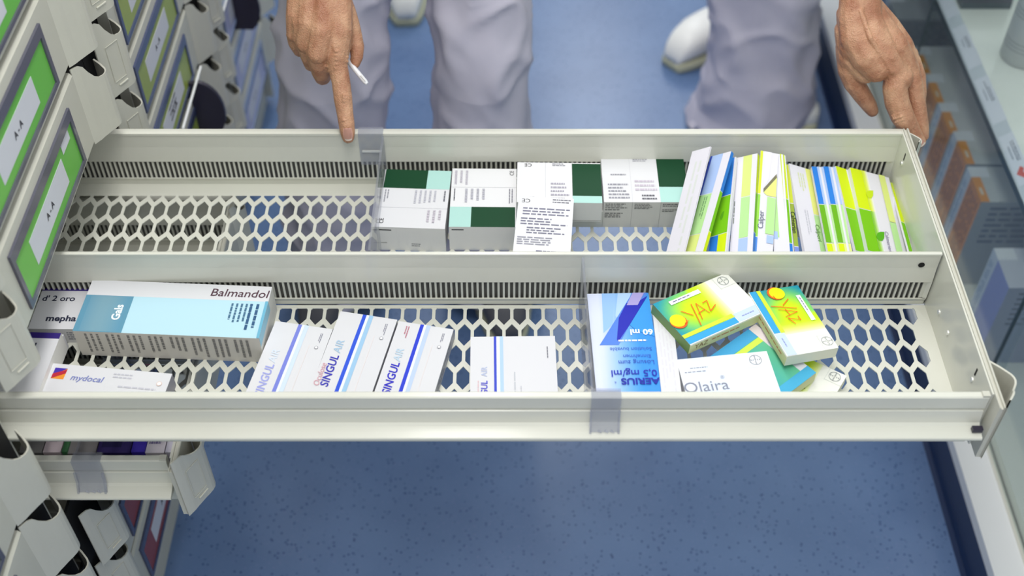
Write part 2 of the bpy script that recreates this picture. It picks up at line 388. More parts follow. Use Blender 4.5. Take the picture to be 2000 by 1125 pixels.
def label_parts(parent, y0, y1, z0, z1, x, frame, colr, lines, text=None):
    bm = bmesh.new(); t = .010
    box(bm, x, x+.0035, y0, y1, z0, z0+.006); box(bm, x, x+.0035, y0, y1, z1-.015, z1); box(bm, x, x+.0035, y0, y0+.008, z0+.006, z1-.015); box(bm, x, x+.0035, y1-.008, y1, z0+.006, z1-.015)  # thick dark top bar carries the shadow of the frame recess
    fr = obj('label_frame', bm, frame, parent)
    bm = bmesh.new(); box(bm, x, x+.001, y0+.008, y1-.008, z0+.006, z1-.015); obj('label_card', bm, colr, fr)
    bm = bmesh.new(); a, b = y0+t, y1-t; h = z1-z0
    box(bm, x+.001, x+.0014, a+(b-a)*.18, a+(b-a)*.78, z0+h*.22, z0+h*.66)
    if lines == 2: box(bm, x+.0014, x+.0017, b-.045, b-.012, z1-h*.36, z1-h*.16)
    # marks on the slip, running along y
    def ink(s, yy, zz, size):
        vs, fs = text_geo(s, 0, 0.02); mv = [bm.verts.new((x+.0019, yy+vx*size, zz+vy*size)) for vx, vy, _ in vs]
        for f in fs: bm.faces.new([mv[i] for i in f]).material_index = 1
    ink(text or 'A - A', a+(b-a)*.48, z0+h*.44, h*.15)
    if lines == 3:
        for q in range(3): ink('nnnn nn nnnn', a+(b-a)*.46, z0+h*(.62-.12*q), h*.1)
    obj('paper_slip', bm, ['paper', 'ink'], fr, recalc=False)
_grips = {}
def grip(parent, x, y, z, inset, k=1.0, name='finger_grip', T=.118):
    key = (inset, k, T)
    if key not in _grips:
        o = obj(name, grip_mesh(inset, k, T), 'front_plastic', parent); _grips[key] = o.data
    else:
        o = bpy.data.objects.new(name, _grips[key]); C.objects.link(o); o.parent = parent
    o.location = Vector((x, y, z))-parent.location
    return o
def closed_drawer(ci, i, pop=0.0, frame='label_frame', card='green_label', lines=1, label=None, text=None, wide=True):
    """front of a closed drawer: plate, label, two grips"""
    y0 = 0.82+0.525*ci; y1 = y0+0.507; zb = B0+PIT*i; x = XC+pop
    t = thing('drawer', label, 'drawer', (x-.02, (y0+y1)/2, zb), 'drawer fronts of the wall of cabinets')
    off = Vector(t.location)
    bm = bmesh.new(); a0 = y0+.0775; a1 = y1-.077
    prism(bm, [(-.016+0, .004),(-.002,.004),(0,.008),(0,.120),(-.003,.1245),(-.016,.1245)], a0, a1, 'y')
    bmesh.ops.translate(bm, verts=bm.verts, vec=(x-off.x, -off.y, zb-off.z)); obj('front_plate', bm, 'front_plastic', t)
    k0 = len(C.objects)
    before = set(C.objects)
    if wide: label_parts(t, y0+.115, y0+.115+.268, zb+.016, zb+.105, x, frame, card, lines, text)
    for o in set(C.objects)-before:
        o.data.transform(Matrix.Translation(-off))
    grip(t, x, y0, zb+.003, True, T=.1262); grip(t, x, y1-.077, zb+.003, False, T=.1262)
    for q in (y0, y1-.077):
        bm = bmesh.new(); box(bm, x-.0215-off.x, x-.0175-off.x, q-.009-off.y, q+.084-off.y, .001, .129); obj('grip_shade_plate', bm, 'black_gap', t)  # black plate added so the pocket opening reads as deep shade
    # drawer body behind the front
    bm = bmesh.new(); box(bm, x-.45, x-.02, y0+.03, y0+.034, zb+.01, zb+.09); box(bm, x-.45, x-.02, y1-.034, y1-.03, zb+.01, zb+.09); box(bm, x-.45, x-.02, y0+.034, y1-.034, zb+.01, zb+.013)
    bmesh.ops.translate(bm, verts=bm.verts, vec=-off); obj('tray', bm, 'painted_steel', t)
    return t

def open_drawer(xe, zb, label, detailed=True, group=None, inset=True, ypush=0):
    """pulled-out drawer whose end wall is at xe; slot bottom zb"""
    dz = zb-B0; z1 = ZT+dz; zf = ZF+dz; x0 = XC-.35
    t = thing('drawer', label, 'drawer', (0, 0, 0), group)
    # mesh floor
    me = floor_sheet(x0, xe, YM+.002, YF, .012, .026, xe-XE, 1.2514); mesh_obj('mesh_floor', me, 'painted_steel', t, Matrix.Translation((0, 0, zf)))
    me = floor_sheet(x0, xe, YN, YM-.002, .006, .0065, xe-XE); mesh_obj('mesh_floor', me, 'painted_steel', t, Matrix.Translation((0, 0, zf)))
    # far wall with comb slots and rolled rim
    me = comb_wall(x0, xe, zf, z1); f = mesh_obj('back_side', me, 'painted_steel', t, R_XZ(YF))
    rim([(YF-.001,z1),(YF-.001,z1-.004),(YF+.0016,z1-.004),(YF+.0104,z1-.004),(YF+.0104,zf),(YF+.0114,zf),(YF+.0114,z1-.001),(YF+.004,z1+.0005)], x0, xe+.006, 'rim', f)
    bm = bmesh.new(); box(bm, x0, xe, YF+.0094, YF+.0102, zf, z1-.006); obj('slot_shade_sheet', bm, 'slot_shade_grey', f)  # dark sheet behind the slots paints in the cavity shade
    me = comb_wall(x0, xe-.002, zf, z1); f = mesh_obj('centre_partition', me, 'painted_steel', t, R_XZ(YM))
    rim([(YM-.001,z1),(YM-.001,z1-.003),(YM+.0060,z1-.003),(YM+.0090,zf+.002),(YM+.0100,zf+.002),(YM+.0055,z1-.001),(YM+.003,z1+.0005)], x0, xe-.002, 'rim', f)
    bm = bmesh.new(); box(bm, x0, xe-.002, YM+.0052, YM+.0060, zf+.003, z1-.020); obj('slot_shade_sheet', bm, 'slot_shade_grey', f)
    # near side: hollow rail section
    prof = [(YN,z1-.0005),(YN-.0015,z1+.0005),(YN-.008,z1+.0005),(YN-.0095,z1-.001),(YN-.0095,z1-.020),(YN-.0065,z1-.022),(YN-.0065,z1-.0245),(YN-.0095,z1-.026),
            (YN-.0125,z1-.044),(YN-.016,z1-.0465),(YN-.031,z1-.0495),(YN-.032,z1-.051),(YN-.032,z1-.0535),(YN-.030,z1-.0545),(YN-.004,z1-.057),(YN-.002,z1-.060),(YN-.002,zf-.0005),(YN,zf-.0005)]
    bm = bmesh.new(); prism(bm, prof, x0, xe-.004, 'x'); ns = obj('near_side', bm, 'painted_steel', t)
    bm = bmesh.new(); box(bm, xe-.012, xe-.0035, YN-.009, YN-.0015, z1-.0035, z1+.003); obj('end_cap', bm, 'front_plastic', ns)
    # end wall: inner sheet, gap, front plate with its rounded top
    yA, yB = YN-.005, YF+.0055
    bm = bmesh.new(); box(bm, xe, xe+.0022, yA, yB, zf-.001, z1+.001)
    obj('end_wall', bm, 'painted_steel', t)
    bm = bmesh.new(); ya, yb = YN-.026, YF+.008
    prism(bm, [(xe+.0022,zb+.006),(xe+.0095,zb+.006),(xe+.0105,zb+.010),(xe+.0105,z1+.0015),(xe+.0095,z1+.003),(xe+.0075,z1+.003),(xe+.0072,z1),(xe+.0042,z1),(xe+.004,z1+.0025),(xe+.0024,z1+.0025)], ya, yb, 'y')
    fp = obj('front_plate', bm, 'front_plastic', t)
    # screws and pressed marks
    if detailed:
        for (yy, zz) in ((YF-.030, z1-.030), (YN+.045, z1-.035), (YM-.045, zf+.035), (YM-.085, zf+.04), (YN+.030, zf+.03)):
            bm = bmesh.new(); tube(bm, (xe-.0018,yy,zz), (xe+.0005,yy,zz), .0032, .0036, 12); obj('screw', bm, 'screw_metal', fp)
        bm = bmesh.new(); tube(bm, (xe-.024,YM-.0012,z1-.020), (xe-.024,YM-.0004,z1-.020), .0042, .0042, 14); obj('pin_hole', bm, 'black_gap', t)
        bm = bmesh.new(); box(bm, xe-.0004, xe+.0004, YF-.034, YF-.031, z1-.022, z1-.010); obj('slot', bm, 'black_gap', t)
        bm = bmesh.new(); box(bm, xe-.0004, xe+.0004, YN+.043, YN+.046, z1-.026, z1-.014); obj('slot', bm, 'black_gap', t)
        bm = bmesh.new(); box(bm, xe-.016, xe-.004, YN-.026, YN-.020, z1-.046, z1-.040); obj('end_stop', bm, 'dark_plastic', ns)
    grip(t, xe+.0095, YN-.028, zb+.004, inset, 1.0); g = grip(t, xe+.0095, YF+.008-.05, zb+.004, False, .62)
    return t
big = open_drawer(XE, B0, 'long pulled-out steel drawer with mesh floor full of medicine boxes, between the two hands')
small = open_drawer(-0.4225, B0-PIT, 'short pulled-out drawer directly below the long open drawer at lower left', detailed=False)

# cabinet bodies and closed drawer fronts
def cabinet(ci, label, z_lo, open_slots, zs):
    y0 = 0.82+0.525*ci-.012; y1 = y0+.525-.002
    t = thing('drawer_cabinet', label, 'cabinet', (-1.1, (y0+y1)/2, 0), 'drawer cabinets along the left')
    o = t.location
    def part(nm, a, m_='front_plastic'):
        bm = bmesh.new(); box(bm, *a); bmesh.ops.translate(bm, verts=bm.verts, vec=-o); obj(nm, bm, m_, t)
    part('side_panel', (-1.7, -.592, y0, y0+.010, .02, 1.75)); part('side_panel', (-1.7, -.592, y1-.010, y1, .02, 1.75))
    part('plinth', (-1.66, -.612, y0, y1, .0, z_lo)); part('back_panel', (-1.7, -1.69, y0+.010, y1-.010, .02, 1.75)); part('top_panel', (-1.69, -.592, y0+.010, y1-.010, 1.74, 1.75))
    return t
pos_words = {0:'near cabinet', -1:'nearest cabinet at lower left', 1:'second cabinet', 2:'farthest cabinet'}
cabinet(-1, 'nearest beige drawer cabinet, cut off by the lower left corner', .10, (), 0)
cabinet(0, 'beige drawer cabinet with green labels that holds the open drawers', .10, (), 0)
cabinet(1, 'beige drawer cabinet with olive yellow labels behind the long drawer', .10, (), 0)
cabinet(2, 'farthest beige drawer cabinet, pale and blurred beside the standing people', .10, (), 0)
names_up = {1:'lowest green label above the open drawer', 2:'second green label above the open drawer', 3:'third green label, cut by the top left corner', 4:'fourth green label, above the picture edge', 5:'fifth green label, above the picture edge'}
for i in (1, 2, 3, 4):
    closed_drawer(0, i, 0, 'label_frame', 'green_label', 2 if i == 1 else 1, 'closed beige drawer front with the '+names_up[i])
low = {-2:'directly below the short open drawer', -3:'second below the short open drawer', -4:'third below the short open drawer', -5:'lowest, next to the cabinet plinth'}
for i in (-2, -3, -4):
    closed_drawer(0, i, 0.012 if i == -2 else 0.0, 'label_frame_blue', 'red_label', 1, 'closed beige drawer front '+low[i], wide=True)
nn = {-4:'fifth', -3:'fourth', -2:'third', -1:'second', 0:'uppermost'}
for i in (-4, -3, -2, -1, 0):
    closed_drawer(-1, i, 0, 'label_frame', 'green_label', 1, 'grey beige drawer front in the lower left corner, %s counted down the column' % nn[i])
yl = {3:'above the picture edge', 2:'first from the top edge', 1:'second from the top edge', 0:'third from the top edge, steep blue frame', -1:'lowest above the long drawer rim', -2:'seen through the mesh of the long drawer'}
for i in (3, 2, 1, 0, -1, -2, -3):
    closed_drawer(1, i, 0, 'label_frame_blue', 'yellow_label', 3 if i == -1 else 1, 'closed drawer front with olive yellow label, %s' % yl.get(i, 'lowest of its column'))
for i in (0, -1, -2, -3, -4):
    closed_drawer(2, i, 0, 'label_frame_pale', 'lilac_label', 1, 'far blurred drawer front with lilac label beside the trouser leg, %s of its column' % {0:'top', -1:'second', -2:'third', -3:'fourth', -4:'lowest'}[i])

# ------------------------------------------------------------------ dark rounded tabs on the second cabinet
def round_tab(px, py, label):
    q_ = X(px+9, py, XC+.03); yy, zc = q_.y, q_.z
    bm = bmesh.new(); pts = [(-.05,-.055),(0.0,-.055)]
    pts += [(.044*math.cos(a), .064*math.sin(a)) for a in [math.radians(-60+12*k) for k in range(13)]] + [(0,.062),(-.05,.062)]
    prism(bm, pts, -.004, .004, 'y'); o = obj('rounded_tab', bm, 'dark_plastic'); o.location = (XC+.012, yy, zc)
    tag(o, label, 'plastic tab')
    a_, b_ = X(px-46, py+38, XC+.016), X(px-11, py-84, XC+.016); bm = bmesh.new(); tube(bm, a_-o.location, b_-o.location, .0022, n=10); obj('open_drawer_edge', bm, 'white_enamel', o); return o  # bar added for the white edge of a slightly open drawer
round_tab(403, 214, 'dark round-ended plastic tab standing out just above the long drawer rim')
round_tab(474, 12, 'dark round-ended plastic tab at the top edge of the picture')
# ------------------------------------------------------------------ medicine boxes in the near compartment
FZ = ZF+.0012
PURP, INKB, GREY = (52,34,120), (40,44,66), (120,122,130)
def mep_logo(u, v, w_, h_):
    return [('poly', [(u,v),(u+w_,v),(u+w_,v+h_),(u,v+h_)], (240,150,50)), ('poly', [(u,v),(u+w_,v),(u,v+h_*.7)], (70,50,170)), ('poly', [(u,v+h_*.55),(u+w_,v+h_*.1),(u+w_,v+h_*.45),(u,v+h_)], (190,40,60))]
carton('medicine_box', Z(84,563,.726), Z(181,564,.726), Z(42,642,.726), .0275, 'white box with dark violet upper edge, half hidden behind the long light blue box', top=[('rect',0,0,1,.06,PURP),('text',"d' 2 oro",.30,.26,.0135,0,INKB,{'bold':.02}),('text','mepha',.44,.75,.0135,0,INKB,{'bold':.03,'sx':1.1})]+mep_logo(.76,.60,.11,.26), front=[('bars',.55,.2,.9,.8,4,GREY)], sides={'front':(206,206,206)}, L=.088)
carton('medicine_box', Z(36,648,.732), Z(96,650,.732), Z(-6,752,.732), .032, 'white box with violet edge standing at the far left in the shade of the cabinet', top=[('rect',0,0,1,.09,PURP),('text','.d',.45,.22,.014,0,INKB,{'bold':.03})], sides={'right':(236,234,230)}, L=.056, W=.105)
carton('medicine_box', Z(104,652,.724), Z(118,653,.724), Z(62,748,.724), .024, 'narrow plain white box lying beside the violet edged boxes at left', L=.014, W=.100)
carton('medicine_box', Z(180.8,546.4,.7465), Z(531.6,560.1,.7465), Z(148.8,646.7,.7465), .0482, 'longest box, white and light blue with a dark teal square',
  top=[('rect',0,.30,1,1,(186,222,236)),('poly',[(0,.30),(.262,.30),(.262,1),(0,1)],(96,150,176)),('grad',.03,.31,.24,.99,6,2,lambda u,v:(96+int(26*math.sin(u*13)),150+int(12*math.sin(u*13)),178)),
       ('text','Balmandol',.832,.165,.0185,0,(84,56,68),{'bold':.004,'shear':.12}),('text','Gals',.205,.62,.015,90,(236,244,248),{'bold':.03}),
       ('bars',.80,.36,.93,.84,5,(70,110,140),True),('bars',.90,.36,.97,.98,2,(50,90,130),True),('rect',.985,.30,1,1,(110,178,206))],
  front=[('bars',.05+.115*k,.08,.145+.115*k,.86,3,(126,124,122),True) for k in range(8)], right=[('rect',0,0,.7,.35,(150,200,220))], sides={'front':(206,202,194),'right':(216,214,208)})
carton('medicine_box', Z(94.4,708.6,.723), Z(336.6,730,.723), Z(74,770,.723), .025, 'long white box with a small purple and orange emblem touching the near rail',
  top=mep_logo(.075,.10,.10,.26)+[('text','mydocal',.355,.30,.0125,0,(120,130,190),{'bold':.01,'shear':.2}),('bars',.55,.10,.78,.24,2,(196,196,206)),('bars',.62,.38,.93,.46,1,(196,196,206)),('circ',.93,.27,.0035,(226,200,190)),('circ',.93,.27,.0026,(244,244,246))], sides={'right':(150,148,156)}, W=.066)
def stripes(c1, c2, ct, ct2, u0=.405, tx=.22, extra=()):
    return [('rect',u0,0,u0+.065,1,c1),('rect',u0+.065,0,u0+.11,1,(232,240,250)),('rect',u0+.115,0,u0+.185,1,c2),
            ('text','SINGUL',tx,.665,.0150,90,ct,{'bold':.02,'shear':.15}),('text','AIR',tx,.395,.0142,90,ct2,{'bold':.01,'shear':.15}),('rect',.715,.22,.722,.95,(236,226,224)),('bars',.83,.07,.88,.2,2,(120,120,140),True),('circ',.845,.235,.0025,(150,150,160)),('circ',.845,.235,.0018,(240,240,242))]+list(extra)
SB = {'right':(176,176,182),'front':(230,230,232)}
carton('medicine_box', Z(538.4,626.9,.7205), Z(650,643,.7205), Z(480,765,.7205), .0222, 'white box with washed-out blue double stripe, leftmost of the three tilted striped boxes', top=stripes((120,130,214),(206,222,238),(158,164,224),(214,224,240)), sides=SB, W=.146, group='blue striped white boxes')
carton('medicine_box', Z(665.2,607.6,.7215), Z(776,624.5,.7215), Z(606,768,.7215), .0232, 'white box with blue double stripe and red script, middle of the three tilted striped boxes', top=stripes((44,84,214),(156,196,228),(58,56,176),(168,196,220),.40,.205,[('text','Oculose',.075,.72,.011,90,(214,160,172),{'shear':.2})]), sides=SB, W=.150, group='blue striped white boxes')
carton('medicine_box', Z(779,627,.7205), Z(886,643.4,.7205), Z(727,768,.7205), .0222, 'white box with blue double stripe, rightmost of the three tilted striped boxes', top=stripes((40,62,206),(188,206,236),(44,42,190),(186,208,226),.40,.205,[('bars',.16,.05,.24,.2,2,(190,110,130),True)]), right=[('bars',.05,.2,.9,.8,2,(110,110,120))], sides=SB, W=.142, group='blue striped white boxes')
carton('medicine_box', Z(919,658,.7205), Z(1083.7,656,.7205), Z(918.3,768,.7205), .0222, 'wide white box with thin dark blue double stripe lying alone and straight',
  top=[('rect',.275,0,.305,1,(54,70,196)),('rect',.305,0,.345,1,(226,236,248)),('rect',.345,0,.385,1,(176,204,232)),('text','SINGUL',.165,.70,.0115,90,(84,84,200),{'bold':.025,'shear':.1}),('text','AIR',.165,.44,.0105,90,(180,190,220),{'bold':.01}),('bars',.08,.55,.11,.9,1,(220,190,196),True),('bars',.50,.45,.53,.98,1,(186,190,198),True),('bars',.57,.62,.60,.98,1,(196,196,204),True),('bars',.89,.14,.92,.32,1,(130,130,140),True)], sides=SB, W=.132, group='blue striped white boxes')
# tall blue box beside the clear divider
def aer(u, v):
    f = max(0, min(1, (u-.15)/.6+ (v-.5)*.15)); a, b_ = (214,220,240), (58,146,228)
    return tuple(int(a[i]+(b_[i]-a[i])*f) for i in range(3))
carton('medicine_box', Z(1146.5,574,.7395), Z(1267,572,.7395), Z(1153,768,.7455), .040, 'blue and white box with dark blue folded ribbon print, against the clear divider',
  top=[('grad',0,0,1,1,12,8,aer),('poly',[(.24,0),(.45,0),(.36,.30),(.20,.38)],(150,190,236)),('poly',[(.5,0),(.72,0),(.5,.30),(.42,.22)],(176,206,240)),('poly',[(.74,0),(.98,.0),(.42,.49),(.12,.49)],(84,130,220)),('poly',[(.62,.10),(.80,.09),(.98,.03),(.60,.33),(.42,.46),(.40,.44),(.47,.24)],(34,40,176)),
       ('poly',[(.74,0),(.93,0),(.80,.12),(.62,.12)],(170,160,214)),('poly',[(1,.02),(1,.42),(.72,.36),(.63,.31)],(58,152,230)),
       ('text','60 ml',.80,.375,.013,180,(244,248,252),{'bold':.03}),('bars',.42,.44,.96,.475,1,(240,246,252)),('text','Solution buvable',.60,.53,.008,180,(60,100,190)),('text','Einnehmen',.68,.595,.008,180,(50,90,190)),('text','Lösung zum',.66,.65,.0095,180,(44,80,180)),
       ('text','0,5 mg/ml',.60,.745,.0145,180,(30,44,170),{'bold':.012}),('text','AERIUS',.68,.815,.0135,180,(26,36,160),{'bold':.03,'sx':1.1}),('text','R',.30,.825,.004,180,(26,36,160)),('circ',.86,.945,.0055,(214,232,248))],
  sides={'right':(92,70,168),'front':(90,140,214)}, L=.081, W=.186)
carton('medicine_box', Z(1275,612,.748), Z(1311,612,.748), Z(1285,768,.748), .049, 'narrow white box with faint grey lettering between the blue box and the lime boxes', top=[('bars',.15,.06,.85,.97,4,(214,212,218),True)], L=.0245, W=.145)
# lime and teal boxes in a heap
def yaz(u, v):
    T, G, Ye, W_ = (22,144,178), (124,206,110), (204,238,20), (240,242,226)
    d = math.hypot((u-.42)/.50, (v-.42)/.62)
    def mix(a, b_, f): f = max(0, min(1, f)); return tuple(int(a[i]+(b_[i]-a[i])*f) for i in range(3))
    c = mix(Ye, G, (d-.35)/.3) if d < .65 else mix(G, T, (d-.65)/.35)
    if u > .42: c = mix(c if v > .15 else mix(c, Ye, .8), Ye, (u-.42)/.15)
    return mix(c, W_, (u-.54)/.18)
ORA = (240,106,20)
def cross(u, v, r):
    return [('cross',u,v,r,(128,134,140),'BAYER')]
def yaz_items(full=True):
    it = [('grad',0,0,.70,.86,14,10,yaz),('rect',.70,0,1,.86,(240,240,232)),('rect',0,.86,1,1,(240,240,232)),('rect',0,.775,.66,.85,(210,240,60)),('rect',0,.86,.66,.985,(56,162,216)),('rect',.67,.80,.995,.985,(198,214,236)),('bars',.74,.88,.94,.93,1,(140,150,200)),('rect',.79,0,.793,.28,(200,204,200)),('rect',.793,.26,1,.265,(200,204,200))]+cross(.885,.13,.0075)
    if full:
        it += [('rect',.16,.09,.56,.175,(238,236,246)),('bars',.20,.115,.52,.15,1,(70,60,120)),('circ',.085,.52,.0115,(236,96,30)),('circ',.085,.495,.0105,(226,238,20)),
               ('poly',[(.19,.36),(.20,.35),(.285,.52),(.275,.53)],ORA),('poly',[(.35,.30),(.36,.31),(.27,.76),(.26,.75)],ORA),('poly',[(.40,.33),(.41,.33),(.335,.66),(.325,.66)],ORA),('poly',[(.40,.33),(.41,.33),(.46,.61),(.45,.61)],ORA),('poly',[(.34,.52),(.44,.50),(.44,.515),(.34,.54)],ORA),
               ('poly',[(.47,.37),(.54,.36),(.54,.375),(.47,.39)],ORA),('poly',[(.53,.365),(.54,.37),(.485,.58),(.475,.575)],ORA),('poly',[(.475,.575),(.58,.50),(.585,.515),(.48,.595)],ORA),('poly',[(.12,.60),(.19,.575),(.19,.585),(.12,.615)],ORA)]
    return it
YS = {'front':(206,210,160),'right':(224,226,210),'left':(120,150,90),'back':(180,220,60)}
yf = [('rect',0,0,1,.12,(240,240,232)),('text','YAZ',.16,.52,.011,0,(120,90,50)),('bars',.3,.35,.9,.6,1,(190,120,80))]
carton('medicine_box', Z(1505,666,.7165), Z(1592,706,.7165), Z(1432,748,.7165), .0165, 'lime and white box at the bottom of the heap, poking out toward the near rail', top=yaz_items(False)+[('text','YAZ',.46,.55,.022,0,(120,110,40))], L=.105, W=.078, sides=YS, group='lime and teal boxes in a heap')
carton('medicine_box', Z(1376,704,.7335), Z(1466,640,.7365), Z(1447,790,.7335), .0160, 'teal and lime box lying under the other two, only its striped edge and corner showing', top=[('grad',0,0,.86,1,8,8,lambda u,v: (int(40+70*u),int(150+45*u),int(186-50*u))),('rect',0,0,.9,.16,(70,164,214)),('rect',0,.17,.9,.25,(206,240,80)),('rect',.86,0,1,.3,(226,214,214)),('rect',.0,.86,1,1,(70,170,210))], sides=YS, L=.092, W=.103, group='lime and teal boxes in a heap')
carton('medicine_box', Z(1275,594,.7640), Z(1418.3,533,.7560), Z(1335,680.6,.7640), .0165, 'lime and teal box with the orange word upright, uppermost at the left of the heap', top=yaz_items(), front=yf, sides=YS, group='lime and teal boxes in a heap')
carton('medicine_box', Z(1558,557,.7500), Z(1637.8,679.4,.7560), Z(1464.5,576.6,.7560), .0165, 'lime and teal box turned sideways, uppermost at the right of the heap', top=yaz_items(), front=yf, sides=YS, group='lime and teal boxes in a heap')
carton('medicine_box', Z(1321,702.6,.7470), Z(1495.7,686,.7470), Z(1325,768,.7470), .0170, 'pale grey blue box with a large thin grey word in front of the lime boxes',
  top=[('grad',0,0,1,1,8,2,lambda u,v:(232-int(14*math.sin(u*4)),236-int(8*math.sin(u*4)),244)),('rect',.695,.03,.70,.97,(238,238,244)),('bars',.12,.22,.36,.27,1,(150,154,170)),('bars',.05,.31,.42,.36,1,(150,154,170)),('text','Qlaira',.235,.70,.0225,0,(136,140,158),{'sx':1.0}),('text','®',.435,.52,.007,0,(160,164,180)),('rect',.71,.36,.98,.365,(190,194,204))]+cross(.845,.19,.0078), sides={'front':(220,224,232)}, L=.1155, W=.066)

# ------------------------------------------------------------------ boxes in the far compartment
GRN, MINT, WHT = (2,64,34), (176,218,210), (224,224,227)
GS = {'front':(232,232,230),'right':(220,220,220)}  # front faces made lighter to stand in for bounced light
tx = (150,150,160); GG = 'dark green and white boxes in the far compartment'
carton('medicine_box', Z(753.5,330.5,.7440), Z(882,334.5,.7440), Z(738,443,.7440), .0455, 'white box with the green panel along its back edge, next to the clear divider', group=GG, body=WHT, sides=GS,
  top=[('rect',.01,0,.65,.33,GRN),('rect',.65,0,1,.33,MINT),('rect',0,.662,1,.668,(214,214,218)),('bars',.04,.36,.12,.6,2,tx,True),('bars',.48,.36,.84,.6,5,(190,190,200),True),('bars',.92,.36,.97,.62,1,(110,110,120),True),('text','CE',.07,.90,.0085,90,(50,50,54)),('bars',.70,.70,.95,.95,3,(196,190,200),True)],
  front=[('rect',.04,.10,.22,.14,(60,60,66)),('bars',.5,.66,.68,.82,2,(130,130,136)),('rect',.05,.66,.14,.68,(150,150,150))])
carton('medicine_box', Z(883.8,329,.7440), Z(1009,330,.7440), Z(874.5,443,.7440), .0455, 'white box with the green panel along its front edge, second from the clear divider', group=GG, body=(230,230,232), sides=GS,
  top=[('rect',0,.667,.325,1,MINT),('rect',.325,.667,.985,1,GRN),('rect',0,.328,1,.334,(206,206,210)),('text','CE',.93,.08,.0085,90,(50,50,54)),('bars',.03,.04,.28,.30,3,(190,186,196),True),('bars',.04,.36,.08,.62,1,(90,90,100),True),('bars',.2,.36,.55,.62,4,(180,180,190),True),('bars',.88,.36,.96,.62,2,(140,140,150),True)],
  front=[('rect',.04,.10,.22,.14,(70,70,76))])
carton('medicine_box', Z(1010.7,331,.7300), Z(1172.7,332,.7300), Z(1008,409,.7300), .0312, 'plain grey-white box at the bottom of the stack in the middle of the far compartment', group=GG, body=(214,214,208), sides={'front':(206,208,200)}, top=[], W=.088)
carton('medicine_box', Z(1010.7,316.8,.7660), Z(1172.7,319,.7660), Z(1010.7,391,.7660), .0355, 'white box with green corner panel on the stack, third from the clear divider', group=GG, body=(228,228,230), sides={'front':(212,214,210)},
  top=[('rect',.655,.02,1,.83,GRN),('rect',.655,.83,1,1,MINT),('rect',.335,0,.34,1,(206,206,210)),('text','CE',.13,.07,.009,180,(60,60,64)),('bars',.42,.02,.64,.10,2,tx),('bars',.40,.50,.63,.96,5,(170,166,180)),('bars',.05,.86,.28,.9,1,(130,130,140))], front=[('rect',0,.93,1,.96,(170,170,164))], W=.083)
carton('medicine_box', Z(1013.5,382.5,.7790), Z(1121,388.5,.7790), Z(995.4,496,.7790), .0125, 'white box with dense upside-down print lying across the stack and over the partition side', group=GG, body=WHT, sides=GS,
  top=[('text','CE',.14,.07,.010,180,(40,40,46)),('bars',.62,.02,.97,.10,2,(110,110,120)),('bars',.10,.18,.95,.32,3,(120,120,140)),('bars',.08,.35,.95,.48,3,(120,120,140)),('bars',.2,.50,.95,.62,3,(120,120,140)),('bars',.05,.66,.95,.80,4,(150,150,164)),('bars',.4,.86,.95,.94,1,(90,90,120)),('text','Gebrauchsanweisung',.50,.97,.0072,180,(80,80,110),{'bold':.02})], W=.118)
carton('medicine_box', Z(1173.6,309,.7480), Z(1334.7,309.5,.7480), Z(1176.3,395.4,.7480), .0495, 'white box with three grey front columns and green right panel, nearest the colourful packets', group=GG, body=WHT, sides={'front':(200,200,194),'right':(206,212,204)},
  top=[('rect',.665,0,1,.66,GRN),('rect',.665,.66,1,1,MINT),('rect',.335,0,.339,1,(206,206,210)),('bars',.38,.02,.62,.09,2,tx),('bars',.1,.36,.3,.42,1,tx),('bars',.06,.58,.31,.95,5,tx),('bars',.38,.5,.64,.78,3,(200,190,204)),('bars',.45,.83,.64,.97,2,(96,96,104))],
  front=[('rect',.333,0,.337,1,(160,160,156)),('rect',.666,0,.67,1,(160,160,156)),('bars',.02,.04,.28,.34,4,(84,84,84)),('bars',.02,.40,.3,.62,3,(84,84,84)),('bars',.36,.04,.6,.28,4,(110,110,110)),('bars',.69,.04,.92,.18,2,(84,84,84)),('bars',.69,.26,.9,.38,2,(84,84,84))], W=.093)

# ------------------------------------------------------------------ fanned green, blue and yellow packets
LI, GR_, BL = (208,228,12), (120,192,14), (40,124,214)
LIp, GRp, BLp = (214,226,130), (180,222,150), (168,192,232)
CW = (224,222,230)
def zones(u0, u1, a, b_, c_, v1=.34, v2=.67, vs=0): return [('rect',u0,vs,u1,v1-.006,a),('rect',u0,v1,u1,v2-.006,b_),('rect',u0,v2,u1,1,c_)]
def leaf(u, v, s_, col):
    return [('poly', [(u+s_*x, v+s_*y*.55) for x, y in ((0,0),(.25,-.28),(.6,-.4),(1,-.45),(.85,-.05),(.55,.2),(.2,.22))], col)]
def packet(p0, p1, p3, ynear, t, label, top, right=None, yfar=1.292, endy=1.086, W=None, left=None):
    P0 = Y(p0[0], p0[1], yfar); P1 = Y(p1[0], p1[1], yfar); P3 = Y(p3[0], p3[1], ynear)
    W_ = (P3-P0).length*(yfar-endy)/(yfar-ynear)
    return carton('packet', P0, P1, P3, t, label, 'medicine packet', 'fan of lime, green and blue packets', body=CW, top=top, right=right or (), left=left or (), W=W_, keep2=True)
SP = lambda a, b_, c_: [('rect',0,0,.34,1,c_),('rect',.345,0,.665,1,b_),('rect',.67,0,1,1,a)]
packet((1352,296),(1391,273),(1300,497),1.125,.0025,'pale packet standing steepest at the left end of the fan, showing a thin white edge',[('bars',.3,.1,.8,.9,2,(214,218,214),True)], SP(CW,CW,CW))
packet((1388,306),(1432,282),(1332,497),1.125,.006,'pale blue and pale green packet with white border, second from the left of the fan',zones(.0,.62,BLp,GRp,LIp)+zones(0,.10,(40,70,170),(90,150,30),(190,190,40))+[('bars',.3,.36,.5,.6,2,(120,160,110),True)], SP(BL,GR_,LI))
